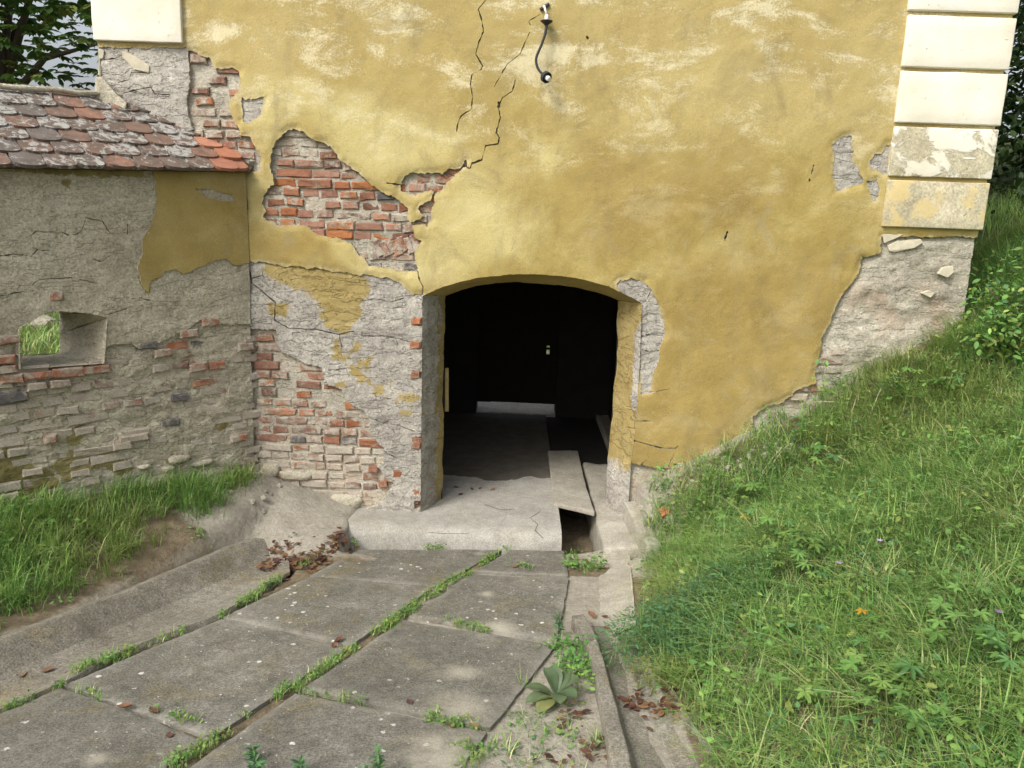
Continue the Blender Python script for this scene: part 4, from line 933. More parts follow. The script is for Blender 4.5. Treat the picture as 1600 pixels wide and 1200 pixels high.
def bank_h(x, y):
    dr = x-xg(y); base = np.where(y < ZY, zs(y), ZS0)
    far = base+np.maximum(0, dr)*0.50*sm(-0.05, 0.5, dr)+0.03
    near = 0.30+0.56*np.maximum(x-1.05, -0.1)
    k = sm(-0.9, -0.1, y); z = far*(1-k)+near*k
    return z+(fbm(x*1.1, y*1.1, 80)-0.5)*0.20*sm(0.05, 0.8, dr)*(1-0.6*k)+(fbm(x*4, y*4, 81)-0.5)*0.07*sm(0, 0.4, dr)
def ground_h(x, y):
    base = np.where(y < ZY, zs(y), ZS0)-0.026
    base = base-0.06*(poly_sd(np.asarray(x, float), np.asarray(y, float), GPOLY) > -0.02)
    dl = ldist(x, y)
    wz = 0.30+0.09*np.clip(-2.05-x, 0, 2)
    fr_ = np.clip(wdist(x, y), 0, 5); left = base+0.075+(wz-base-0.075)*sm(1.1, 0.0, fr_)
    z = base+(left-base)*sm(-0.06, 0.10, dl)
    # the sand fan at the corner
    san = 0.27*sm(-1.0, -2.1, x)*sm(-0.75, 0.0, y)
    inl = sm(-0.85, -1.1, x)*sm(-1.0, -0.5, y)
    z = z*(1-inl)+np.maximum(z*sm(-1.6, -2.0, x)+(-0.03)*(1-sm(-1.6, -2.0, x)), san-0.02)*inl
    z = z+(fbm(x*5, y*5, 83)-0.5)*0.035*np.maximum(sm(0, 0.2, dl), inl)
    # bank on the right
    rb = sm(-0.08, 0.04, x-xg(y))*(y < 0.4)
    z = z*(1-rb)+bank_h(x, y)*rb
    # bed under floor and drain
    bed = sm(-1.25, -1.15, x)*sm(1.06, 1.0, x)*sm(-0.72, -0.66, y)
    pit = np.where(y > -0.66, -0.30, 0)
    z = z*(1-bed)+(-0.36+0.14*sm(-0.45, -0.62, y)+(fbm(x*6, y*6, 84)-0.5)*0.05)*bed
    # behind the building
    rear = (y > 0.25); zr = 0.02+0*x
    zr = zr*(1-sm(3.35, 3.6, x))+(0.30+0.56*np.maximum(x-1.05, 0))*sm(3.35, 3.6, x)
    zl_ = 0.95+0.02*np.clip(y, 0, 20)+(fbm(x*0.7, y*0.7, 85)-0.5)*0.2
    lk = sm(-3.0, -3.3, x); zr = zr*(1-lk)+zl_*lk
    zr = np.where(bed > 0.5, z, zr)
    z = np.where(rear, zr, z)
    beh = (wdist(x, y) < -TW+0.1) & (y <= 0.25) & (x < -2.4)
    z = np.where(beh, zl_, z)
    far = sm(8, 20, np.hypot(x, y)); z = z*(1-far)+np.clip(z, 0, 2.0)*far
    return z
gx = np.concatenate([-5.2-np.geomspace(0.2, 240, 26)[::-1], np.arange(-5.2, 6.2, 0.045), 6.2+np.geomspace(0.2, 240, 26)])
gy_ = np.concatenate([-7.5-np.geomspace(0.2, 240, 26)[::-1], np.arange(-7.5, 4.5, 0.045), 4.5+np.geomspace(0.2, 240, 26)])
X, Y = np.meshgrid(gx, gy_, indexing='ij'); Zg = ground_h(X, Y)
idx = np.arange(X.size).reshape(X.shape)
gme = mesh_arrays('ground', np.stack([X, Y, Zg], -1).reshape(-1, 3), np.stack([idx[:-1, :-1], idx[1:, :-1], idx[1:, 1:], idx[:-1, 1:]], -1).reshape(-1, 4), smooth=True)
sandm = np.clip(sm(-0.7, -1.0, X)*sm(-1.0, -0.55, Y)*sm(-3.2, -1.9, X)+0.5*sm(0.15, 0.0, ldist(X, Y))*sm(-0.1, 0.05, ldist(X, Y))+0.3*sm(0.45, 0.2, ldist(X, Y))*sm(0.0, 0.1, ldist(X, Y))+sm(0.55, 0.0, X-xg(Y)-0.1)*sm(-1.6, -0.6, Y)*(X > 0.9)*0.9+0.8*sm(-0.3, -0.05, Y)*(X > 1.0)*(X < 2.8)+0.75*(Y > 2.7)*(np.abs(X) < 3)+0.7*(X > -0.6)*(X < xg(Y))*(Y < -0.9), 0, 1)
grn = np.clip(sm(0.35, 0.9, X-xg(Y))*sm(0.0, -0.4, Y)+sm(0.35, 0.6, ldist(X, Y))*0.7*sm(-1.9, -2.2, X)+(wdist(X, Y) < -0.5)*1.0*(X < -2.2)+(np.hypot(X, Y) > 9)*1.0+(X > 3.5)*(Y > 0), 0, 1)
add_attr(gme, 'sand', sandm.ravel()); add_attr(gme, 'green', grn.ravel())
tag(obj('ground', gme, GROUND), 'bare soil and pale sand round the drive', None, kind='structure')

# ---- drive slabs
drive = empty('driveway', (-0.8, -2, 0), 'drive of weathered concrete paving slabs leading down to the doorway', None, kind='structure')
SAND = [(drv(x, y), r) for x, y, r in ((760,928,.11),(775,980,.22),(720,1050,.18),(715,1105,.30),(690,1190,.32),(690,1165,.24),(150,1185,.1),(750,865,.08))]
def slab(pts, seed, tilt=0.0):
    P = np.array([drv(*p) for p in pts]); c = P.mean(0); P = c+(P-c)*(1-0.008/np.linalg.norm(P[0]-c))
    n = 34; A, B = np.meshgrid(np.linspace(0, 1, n), np.linspace(0, 1, n), indexing='ij')
    G = (P[0]*((1-A)*(1-B))[..., None]+P[1]*(A*(1-B))[..., None]+P[2]*(A*B)[..., None]+P[3]*((1-A)*B)[..., None])
    e = np.minimum(np.minimum(A, 1-A), np.minimum(B, 1-B))
    rag = (e < 1e-6)
    G[..., 2] += (fbm(G[..., 0]*3, G[..., 1]*3, 90+seed)-0.5)*0.012 - 0.006*np.clip(1-e/0.02, 0, 1) + tilt*(A-0.5)
    G[..., 0] += rag*(fbm(G[..., 0]*22, G[..., 1]*22, 91)-0.5)*0.016; G[..., 1] += rag*(fbm(G[..., 0]*22, G[..., 1]*22, 92)-0.5)*0.016
    ring = np.concatenate([G[:, 0], G[-1, 1:], G[-2::-1, -1], G[0, -2:0:-1]]); m_ = len(ring); low = ring-np.array([0, 0, 0.09])
    idx = np.arange(n*n).reshape(n, n); b0 = n*n; r = np.arange(m_); r1 = (r+1) % m_
    q = np.stack([idx[:-1, :-1], idx[1:, :-1], idx[1:, 1:], idx[:-1, 1:]], -1).reshape(-1, 4)
    q2 = np.stack([b0+r, b0+r1, b0+m_+r1, b0+m_+r], 1)
    V = np.concatenate([G.reshape(-1, 3), ring, low]); me = mesh_arrays('paving_slab', V, np.concatenate([q, q2]), smooth=True)
    bm = bmesh.new(); bm.from_mesh(me); bmesh.ops.recalc_face_normals(bm, faces=bm.faces); bm.to_mesh(me); bm.free()
    s = np.zeros(len(V))
    for c_, r_ in SAND: s = np.maximum(s, np.clip(1.1-np.hypot((V[:, 0]-c_[0]), (V[:, 1]-c_[1])*1.25)/r_, 0, 1))
    add_attr(me, 'sand', s); ee = np.concatenate([e.ravel(), np.zeros(2*m_)]); add_attr(me, 'rim', np.clip(1-ee/0.07, 0, 1))
    return obj('paving_slab', me, SLAB, drive)
SL_P = [[(560,857),(787,858),(680,916),(482,899)], [(482,900),(677,918),(548,1009),(345,963)], [(345,965),(544,1012),(330,1152),(97,1070)], [(95,1072),(324,1156),(95,1305),(-160,1185)],
        [(-165,1188),(90,1310),(-200,1500),(-480,1330)], [(797,858),(882,859),(890,899),(738,892)], [(734,895),(890,902),(872,1003),(637,962)], [(630,967),(870,1007),(768,1138),(468,1076)], [(462,1080),(764,1142),(620,1330),(240,1235)], [(236,1238),(614,1335),(400,1560),(-80,1420)]]
for i, p in enumerate(SL_P): slab(p, i, random.uniform(-.004, .004))
# ---- left gutter and right gutters (troughs)
def trough(name, L, R, prof, mat, label, n=70, cat='gutter'):
    L = resample(np.array(L), n); R = resample(np.array(R), n); rows = []
    for t, h in prof: rows.append(L*(1-t)+R*t+np.array([0, 0, h]))
    tp = np.ones(n)
    if 'left' in label: tp = 1-0.75*sm(0.86, 1.0, np.linspace(0, 1, n))
    rows = [L*(1-t)+R*t+np.array([0, 0, 1.0])*((h if h < -0.08 else h)*tp)[:, None] for t, h in prof]
    G = np.array(rows); G[..., 2] += (fbm(G[..., 0]*5, G[..., 1]*5, 95)-0.5)*0.010; G[..., :2] += (fbm(G[..., 0]*9, G[..., 1]*9, 96)-0.5)[..., None]*0.012
    m_ = len(rows); idx = np.arange(m_*n).reshape(m_, n)
    me = mesh_arrays(name, G.reshape(-1, 3), np.stack([idx[:-1, :-1], idx[:-1, 1:], idx[1:, 1:], idx[1:, :-1]], -1).reshape(-1, 4), smooth=True)
    o = obj(name, me, mat); return tag(o, label, cat)
def dense(prof, n=40):
    t = np.array([p[0] for p in prof]); h = np.array([p[1] for p in prof])
    tt = np.unique(np.concatenate([np.linspace(t[0], t[-1], n), t])); return list(zip(tt, np.interp(tt, t, h)))
trough('drain_gutter', LGL, LGR, dense([(-0.02,-0.10),(0.0,0.085),(0.09,0.095),(0.16,0.07),(0.36,-0.03),(0.56,-0.058),(0.82,-0.035),(1.0,-0.002),(1.01,-0.09)]), GUTTER, 'long concrete trough gutter on the left between soil verge and slabs')
RL1 = [drv(*p) for p in ((886,905),(893,955),(901,990))]; RR1 = [drv(*p) for p in ((984,876),(990,940),(994,985))]
trough('drain_gutter', [drv(882,862)]+RL1, [drv(978,852)]+RR1, dense([(-0.01,-0.12),(0.0,-0.03),(0.3,-0.035),(0.6,-0.02),(0.9,0.02),(1.0,0.03)]), PALE, 'pale flat gutter slab beside the doorway pit, right of the drive', 40)
RL2 = [drv(*p) for p in ((898,975),(915,1000),(930,1050),(945,1120),(962,1210),(985,1330))]; RR2 = [drv(*p) for p in ((992,970),(1003,1010),(1040,1080),(1075,1140),(1125,1215),(1200,1330))]
trough('drain_gutter', RL2, RR2, dense([(-0.06,-0.12),(-0.05,0.05),(-0.04,0.058),(0.13,0.062),(0.15,0.05),(0.24,-0.015),(0.6,-0.03),(0.9,0.0),(1.05,0.04)]), GUTTER, 'narrow kerbed concrete gutter running along the foot of the grassy bank', 60)
# ------------------------------------------------------------------ vegetation
def blades(P, hgt, az, bend, wid, col, segs=3):
    n = len(P); t = np.linspace(0, 1, segs+1)
    d = np.stack([np.cos(az), np.sin(az), np.zeros(n)], 1); sd_ = np.stack([-np.sin(az), np.cos(az), np.zeros(n)], 1)
    V = []; 
    for k, tk in enumerate(t):
        out = bend*tk**1.7; up = np.sqrt(np.clip(1-(bend*tk*0.9)**2, 0.05, 1))*tk
        up = tk*(1-0.55*np.clip(bend, 0, 1)*tk)
        c = P+d*(out*hgt)[:, None]+np.array([0, 0, 1.0])*(up*hgt)[:, None]
        ww = (wid*(1-tk**1.6))[:, None]*0.5
        if k < segs: V += [c-sd_*ww, c+sd_*ww]
        else: V.append(c)
    nv = 2*segs+1; V = np.stack(V, 1); base = np.arange(n)[:, None]*nv
    Q = np.concatenate([base+np.array([[2*k, 2*k+1, 2*k+3, 2*k+2]]) for k in range(segs-1)], 0)
    T = base+np.array([[2*segs-2, 2*segs-1, 2*segs]])
    C = np.repeat(col[:, None, :], nv, 1)
    return V.reshape(-1, 3), Q, T, C.reshape(-1, 3)
def gh(P): return ground_h(P[:, 0], P[:, 1])
GREENS = 2.4*np.array([0.9, 1.0, 1.15])*np.array([(0.092, 0.15, 0.03), (0.07, 0.125, 0.03), (0.115, 0.165, 0.036), (0.15, 0.175, 0.045), (0.055, 0.105, 0.035), (0.24, 0.21, 0.085), (0.34, 0.28, 0.14)])
def gcol(n, w_, x=None, y=None):
    c = GREENS[rng.choice(len(GREENS), n, p=np.array(w_)/sum(w_))]*rng.uniform(0.75, 1.3, (n, 1))
    return c
def combine(parts):
    V, Q, T, C = [], [], [], []; o = 0
    for v, q, t, c in parts:
        V.append(v); C.append(c)
        if len(q): Q.append(q+o)
        if len(t): T.append(t+o)
        o += len(v)
    return np.concatenate(V), (np.concatenate(Q) if Q else None), (np.concatenate(T) if T else None), np.concatenate(C)
def stuff(name, parts, mat, label, kind='stuff', cat=None):
    V, Q, T, C = combine(parts); me = mesh_arrays(name, V, Q, T, smooth=False); add_col(me, 'Col', C)
    return tag(obj(name, me, mat), label, cat, kind=kind)
def tufts(cent, per, spread, hr, br, wr, wts, lean=None):
    n = len(cent)*per; c = np.repeat(cent, per, 0); a = rng.uniform(0, 6.283, n); r = np.abs(rng.normal(0, spread, n))
    P = c.copy(); P[:, 0] += r*np.cos(a); P[:, 1] += r*np.sin(a); P[:, 2] = gh(P)-0.01
    ta = np.repeat(rng.uniform(0, 6.283, len(cent)), per); az = np.where(rng.random(n) < 0.5, a, ta)+rng.normal(0, 0.6, n)
    if lean is not None: az = np.where(rng.random(n) < 0.45, lean+rng.normal(0, 0.5, n), az)
    th = np.repeat(rng.uniform(0.65, 1.25, len(cent)), per)
    pt = fbm(cent[:, 0]*1.3, cent[:, 1]*1.3, 140, 3)[:, None]; tc0 = gcol(len(cent), wts); tc0 = tc0*(1-sm(.5, .72, pt)*.6)+np.array([0.36, 0.33, 0.11])*sm(.5, .72, pt)*.6; tc = np.repeat(tc0, per, 0); col = tc*0.5+gcol(n, wts)*0.5
    return blades(P, rng.uniform(*hr, n)*th, az, rng.uniform(*br, n), rng.uniform(*wr, n), col)
def scatter(n, x0, x1, y0, y1, f):
    P = np.stack([rng.uniform(x0, x1, n), rng.uniform(y0, y1, n), np.zeros(n)], 1); return P[rng.random(n) < f(P[:, 0], P[:, 1])]
bankf = lambda x, y: sm(-0.04, 0.14, x-xg(y)-0.12*(y > -1.9))*np.clip(0.18+sm(-0.1, -0.8, y)+sm(2.2, 3.2, x), 0, 1)*(0.6+0.4*sm(0.33, 0.6, fbm(x*1.6, y*1.6, 101)))*(((x < 3.52) & (y < -0.03)) | (x > 3.56))
# only ground the photograph sees: cull points far outside the frame
def inview(P, m=0.25):
    d = (P-CAM) @ ROT; x = d[:, 0]/-d[:, 2]; y = d[:, 1]/-d[:, 2]; return P[(d[:, 2] < -0.3) & (np.abs(x) < 0.64+m) & (np.abs(y) < 0.48+m+0.1)]
c1 = scatter(11500, 0.6, 5.5, -4.6, 1.6, bankf); c1[:, 2] = gh(c1); c1 = inview(c1)
p1 = tufts(c1, 13, 0.045, (0.10, 0.27), (0.25, 1.0), (0.0035, 0.008), (5, 5, 4, 2.2, 3, 1.0, 0.7), lean=math.pi+0.5)
c2 = scatter(3000, 0.6, 5.5, -4.6, 1.6, bankf); c2[:, 2] = gh(c2); c2 = inview(c2)
p2 = tufts(c2, 14, 0.03, (0.2, 0.36), (0.6, 1.25), (0.004, 0.0095), (5, 4, 5, 3, 2, 0.6, 0.4), lean=math.pi+0.4)
c3 = scatter(2200, 0.7, 5.0, -4.4, 0.3, lambda x, y: sm(0.02, 0.3, x-xg(y))*(((x < 3.5) & (y < -0.02)) | (x > 3.56))); c3[:, 2] = gh(c3); c3 = inview(c3)
p3 = tufts(c3, 9, 0.07, (0.06, 0.2), (0.6, 1.3), (0.002, 0.004), (0.3, 0.3, 0.6, 2, 0.3, 3, 4), lean=math.pi)
stuff('bank_grass', [p1, p2, p3], GRASS, 'long mixed green and straw coloured grass on the right bank')
print('bank blades', len(c1)*13+len(c2)*14+len(c3)*9)
# left clump
leftf = lambda x, y: sm(0.14, 0.34, ldist(x, y))*sm(-0.02, 0.08, wdist(x, y))*sm(-1.85, -2.15, x)*0.98
c4 = scatter(4200, -5.0, -1.9, -3.2, 0.0, leftf); c4[:, 2] = gh(c4); c4 = inview(c4)
p4 = tufts(c4, 15, 0.04, (0.10, 0.28), (0.3, 1.0), (0.0035, 0.008), (6, 6, 5, 2, 2, 0.4, 0.3), lean=-0.8)
stuff('verge_grass', [p4], GRASS, 'lush green grass along the foot of the left garden wall')
# grass beyond the wall, seen through the loophole and by the trees
c5 = scatter(2600, -14, -3.4, 0.3, 9, lambda x, y: (wdist(x, y) < -0.8)*1.0); c5[:, 2] = gh(c5)
c5b = scatter(700, -7, -3.2, -2.5, 2.5, lambda x, y: (wdist(x, y) < -0.65)*1.0); c5b[:, 2] = gh(c5b)
stuff('meadow_grass', [tufts(np.concatenate([c5, c5b]), 10, 0.09, (0.08, 0.25), (0.3, 1.0), (0.006, 0.014), (4, 3, 5, 4, 1, 2, 1))], GRASS, 'sunlit grass behind the garden wall seen through the loophole')

# leaf shapes ---------------------------------------------------------------
def leaf_patch(P, size, az, tilt, col, shape='oval', roll=None):
    """n leaves merged: oval = 6 tris fan, triangulated"""
    if shape == 'oval': L = np.array([(0,0,0),(0.25,0.2,0.04),(0.6,0.24,0.03),(1,0,-0.08),(0.6,-0.24,0.03),(0.25,-0.2,0.04),(0.5,0,-0.02)])
    elif shape == 'thin': L = np.array([(0,0,0),(0.3,0.10,0.03),(0.65,0.12,0.02),(1,0,-0.1),(0.65,-0.12,0.02),(0.3,-0.10,0.03),(0.5,0,-0.01)])
    T = np.array([(0,1,6),(1,2,6),(2,3,6),(3,4,6),(4,5,6),(5,0,6)]); n = len(P)
    ca, sa = np.cos(az), np.sin(az); ct, st_ = np.cos(tilt), np.sin(tilt)
    ex = np.stack([ca*ct, sa*ct, st_], 1); ey = np.stack([-sa, ca, np.zeros(n)], 1)
    if roll is not None:
        ez = np.cross(ex, ey); ey = ey*np.cos(roll)[:, None]+ez*np.sin(roll)[:, None]
    ez = np.cross(ex, ey)
    V = P[:, None, :]+size[:, None, None]*(L[None, :, 0:1]*ex[:, None]+L[None, :, 1:2]*ey[:, None]+L[None, :, 2:3]*ez[:, None])
    return V.reshape(-1, 3), np.zeros((0, 4), int), (np.arange(n)[:, None, None]*7+T[None]).reshape(-1, 3), np.repeat(col, 7, 0)
def herbs(cent, per, rad, hr, size, cols, shape='oval', thin=False):
    n = len(cent)*per; c = np.repeat(cent, per, 0); a = rng.uniform(0, 6.283, n); r = rad*np.sqrt(rng.random(n))
    P = c.copy(); P[:, 0] += r*np.cos(a); P[:, 1] += r*np.sin(a); hh = np.repeat(rng.uniform(*hr, len(cent)), per)
    P[:, 2] = gh(P)+hh*rng.uniform(0.15, 1, n)*(1-(r/rad)**2*0.5)
    tc = np.repeat(cols[rng.choice(len(cols), len(cent))], per, 0)*rng.uniform(0.75, 1.25, (n, 1))
    return leaf_patch(P, rng.uniform(*size, n), a+rng.normal(0, .7, n), rng.uniform(-0.5, 0.5, n), tc, shape, rng.normal(0, .5, n))
HC = 2.1*np.array([(0.075, 0.15, 0.035), (0.055, 0.12, 0.03), (0.10, 0.17, 0.04), (0.05, 0.105, 0.04), (0.14, 0.17, 0.045)])
c6 = scatter(1700, 0.8, 5.2, -4.4, 1.6, bankf); c6[:, 2] = gh(c6); c6 = inview(c6)
stuff('bank_herbs', [herbs(c6, 26, 0.13, (0.08, 0.22), (0.02, 0.05), HC), herbs(c6[::2], 40, 0.12, (0.12, 0.26), (0.012, 0.028), HC, 'thin')], LEAFY, 'low leafy weeds mixed through the grass of the right bank')
c7 = scatter(130, -5, -1.9, -3.2, 0, leftf); c7[:, 2] = gh(c7)
stuff('verge_herbs', [herbs(c7, 26, 0.12, (0.06, 0.18), (0.02, 0.045), HC)], LEAFY, 'low leafy weeds among the grass by the left wall')

# the feathery bush of blue-green herb by the gutter
def bush(px_list, name, label, per, rad, hr, size, cols, shape, cat='plant', stems=30):
    b = np.array([drv(*p) for p in px_list]); b[:, 2] = gh(b)
    e = empty(name, tuple(b.mean(0)), label, cat)
    V, Q, T, C = combine([herbs(b, per, rad, hr, size, cols, shape)])
    me = mesh_arrays('foliage', V, Q, T); add_col(me, 'Col', C); obj('foliage', me, LEAFY, e)['kind'] = 'stuff'
    sp = np.repeat(b, stems//len(b)+1, 0); sp[:, :2] += rng.normal(0, rad*0.5, (len(sp), 2)); sp[:, 2] = gh(sp); n = len(sp)
    v, q, t, c = blades(sp, rng.uniform(hr[0], hr[1]*1.1, n), rng.uniform(0, 6.28, n), rng.uniform(0.1, 0.5, n), np.full(n, 0.005), gcol(n, (1, 2, 1, 1, 2, 0, 0)))
    me = mesh_arrays('stem', v, q, t); add_col(me, 'Col', c); obj('stem', me, GRASS, e)['kind'] = 'stuff'; return e
BG = 1.5*np.array([(0.05, 0.115, 0.045), (0.06, 0.13, 0.05), (0.045, 0.10, 0.05), (0.07, 0.14, 0.05)])
bush([(985,1030),(1010,1010),(1050,1000),(1085,1000),(1040,1040),(1075,1050),(1100,1030),(1130,1010)], 'feathery_bush', 'feathery blue-green bush overhanging the gutter at the foot of the bank', 620, 0.19, (0.24, 0.40), (0.018, 0.042), BG, 'thin', stems=90)
YG = np.array([(0.17, 0.19, 0.05), (0.13, 0.17, 0.045), (0.22, 0.21, 0.06)])
bush([(1010,1060),(1040,1075),(1070,1085)], 'yellowing_bush', 'yellowing small-leaved weed below the feathery bush by the gutter', 120, 0.10, (0.08, 0.16), (0.015, 0.03), YG, 'oval')
bush([(375,800),(395,795),(410,800),(350,815),(330,825)], 'weed_clump', 'dark green weeds on the sand by the wall corner', 40, 0.07, (0.04, 0.10), (0.015, 0.035), HC[:4]*0.6, 'oval', stems=20)
bush([(905,1020),(895,1040),(880,1010),(900,1065),(915,1045)], 'weed_clump', 'bright green weed clump between the slabs and the gutter kerb', 90, 0.10, (0.06, 0.15), (0.018, 0.04), HC[:3], 'oval')

# palmate herbs on the bank, each a plant with leaves
def palmate_mesh(lobes=5, deep=0.45, teeth=True, seed=0):
    random.seed(seed); pts = [(0, 0, 0)]; n = 0
    for k in range(lobes):
        a0 = math.radians(-120+240*k/(lobes-1)); ln = 1-0.25*abs(k-(lobes-1)/2)/((lobes-1)/2)
        hw = math.radians(240/(lobes-1)/2)
        for da, r in ((-1, deep*0.8), (-0.62, 0.66*ln), (-0.45, 0.62*ln), (-0.3, 0.88*ln), (0, ln), (0.3, 0.88*ln), (0.45, 0.62*ln), (0.62, 0.66*ln)):
            a = a0+da*hw; r *= random.uniform(.94, 1.05); pts.append((r*math.cos(a), r*math.sin(a), 0.10*r*(1-r)-0.10*r*r+0.03*(abs(da) > .5)))
    a = math.radians(120+240/(lobes-1)/2); pts.append((deep*0.4*math.cos(a), deep*0.4*math.sin(a), 0))
    F = [[0, i, i+1] for i in range(1, len(pts)-1)]
    me = pydata('leaf', pts, F); me.materials.append(HERB); return me
PM = [palmate_mesh(5, 0.42, seed=i) for i in range(3)]+[palmate_mesh(7, 0.36, seed=7)]
def herb_plant(p, nl, size, hgt, cols, label, group, name='palmate_herb', meshes=PM, up=0.25):
    e = empty(name, tuple(p), label, 'plant', group)
    for k in range(nl):
        a = random.uniform(0, 6.283); r = size*random.uniform(0.6, 2.1); h = hgt*random.uniform(0.55, 1.1)
        tip = Vector((p[0]+r*math.cos(a), p[1]+r*math.sin(a), p[2]+h)); mid = Vector(p).lerp(tip, 0.5)+Vector((0, 0, h*0.2))
        o = obj('leaf', random.choice(meshes), None, e, loc=tip, rot=(random.uniform(-.35, .35), random.uniform(-.1, .5), a), scale=[size*random.uniform(0.7, 1.2)]*3)
        c = random.choice(cols); g = random.uniform(.8, 1.2); o.color = (c[0]*g, c[1]*g, c[2]*g, 1)
        obj('stalk', tube('stalk', [p, mid, tip], 0.0022, 4, False), LEAFST, e)
    return e
LEAFST = mat_leaf('stalk_green', (0.11, 0.13, 0.05), transl=0.0)
random.seed(21)
PC = [(0.11, 0.22, 0.05), (0.085, 0.19, 0.055), (0.13, 0.24, 0.06), (0.15, 0.24, 0.055)]
def bankpt(x, y):
    d = ray(x, y); t = np.arange(0.5, 14, 0.02); P_ = CAM+d*t[:, None]; k = int(np.argmax(P_[:, 2] < gh(P_))); return P_[k].copy()
BP = [(1385,1020),(1410,1060),(1440,1080),(1345,1075),(1330,1110),(1370,1140),(1385,1185),(1470,1030),(1500,1010),(1560,1060),(1580,1090),(1520,1075),(1240,905),(1265,930),(1215,915),(1250,880),(1180,790),(1160,840),(1130,850),(1290,760),(1250,730),(1310,740),(1200,860),(1440,1150),(1150,800),(1480,620),(1420,600),(1390,640),(1300,1150),(1230,1120)]
for x, y in BP:
    p = bankpt(x, y); z_ = 'low on the bank at the lower right' if y > 990 and x > 1290 else 'high on the bank near the building corner' if x > 1350 else 'just below the broken ochre plaster' if y < 770 else 'above the feathery bush in the middle of the bank'
    herb_plant(p, random.randint(6, 9), random.uniform(0.045, 0.07), random.uniform(0.14, 0.26), PC, 'green palmate-leaved herb '+z_, 'palmate herbs '+z_)
p = bankpt(1352, 1000); herb_plant(p, 3, 0.05, 0.16, [(0.50, 0.30, 0.03)], 'yellow autumn leaf cluster among green palmate herbs on the bank', None)
p = bankpt(1188, 828); herb_plant(p, 4, 0.05, 0.12, [(0.42, 0.36, 0.06), (0.45, 0.40, 0.07)], 'pale yellow lobed leaves in the middle of the bank grass', None)

# the mullein at the end of the slabs
def big_leaf(L, Wd, seed):
    random.seed(seed); V = []; F = []; n = 8
    for i in range(n+1):
        t = i/n; wv = Wd*max(0.12, math.sin(math.pi*min(1, (t*0.985)**1.35))**0.6)*(1 if t < 1 else 0.1); z = 0.16*L*math.sin(t*math.pi*0.8)-0.12*L*t*t
        for k in (-1, -0.5, 0, 0.5, 1): V.append((L*t, wv*k, z+abs(k)*0.12*wv*2+random.uniform(-.002, .002)))
    for i in range(n):
        for k in range(4): F.append([i*5+k, i*5+k+1, (i+1)*5+k+1, (i+1)*5+k])
    me = pydata('leaf', V, F, True); me.materials.append(HERB); return me
mp = drv(868, 1090); mp[2] = ground_h(mp[:1], mp[1:2])[0]+0.01
mul = empty('mullein', tuple(mp), 'rosette of large felty grey-green leaves at the edge of the slabs', 'plant')
for k, (a, L, tl, c) in enumerate(((170,0.20,-0.25,(0.17,0.22,0.12)),(205,0.20,-0.1,(0.19,0.24,0.13)),(235,0.19,0.0,(0.30,0.30,0.12)),(95,0.19,-0.7,(0.18,0.23,0.13)),(60,0.17,-0.5,(0.16,0.21,0.12)),(25,0.18,-0.45,(0.18,0.23,0.13)),(275,0.17,-0.3,(0.17,0.22,0.12)),(320,0.16,-0.3,(0.15,0.21,0.11)),(130,0.16,-0.8,(0.18,0.24,0.13)))):
    o = obj('leaf', big_leaf(L*0.82, 0.04, k), None, mul, loc=mp+np.array([0, 0, 0.01+0.004*k]), rot=(random.uniform(-.15, .15), tl, math.radians(a))); o.color = (c[0]*.62, c[1]*.68, c[2]*.62, 1)

# weeds and moss in the slab joints, on the verge and in the drain
def along(pts, n, jit, dz=0.0):
    P = resample(np.array([drv(*p, dz) for p in pts]), n); P[:, :2] += rng.normal(0, jit, (n, 2)); return P
JT = [([(790,858),(730,896),(682,919)], 44, .014), ([(682,921),(619,966),(590,988)], 46, .018), ([(578,997),(527,1029),(480,1060)], 26, .012), ([(470,1066),(454,1076),(397,1105),(340,1150),(255,1205)], 46, .016),
      ([(560,850),(480,880),(440,900)], 24, .02), ([(440,900),(345,962)], 34, .014), ([(345,962),(200,1018)], 16, .012), ([(200,1018),(120,1045)], 22, .02), ([(95,1070),(0,1110)], 12, .015), ([(690,968),(760,985)], 14, .012),
      ([(810,995),(870,1006)], 18, .018), ([(475,1080),(560,1098)], 5, .01), ([(660,1120),(760,1140)], 16, .02), ([(770,1140),(730,1200)], 26, .05), ([(850,1000),(880,1010)], 18, .04), ([(95,1072),(210,1105)], 8, .012), ([(200,1105),(230,1112)], 8, .015),([(260,1118),(320,1140)], 8, .015),
      ([(660,855),(690,858)], 10, .012), ([(560,845),(590,835)], 12, .025), ([(815,845),(850,835)], 9, .02), ([(800,880),(825,888)], 8, .015), ([(860,862),(885,862)], 3, .01)]
wp = []; gp = []
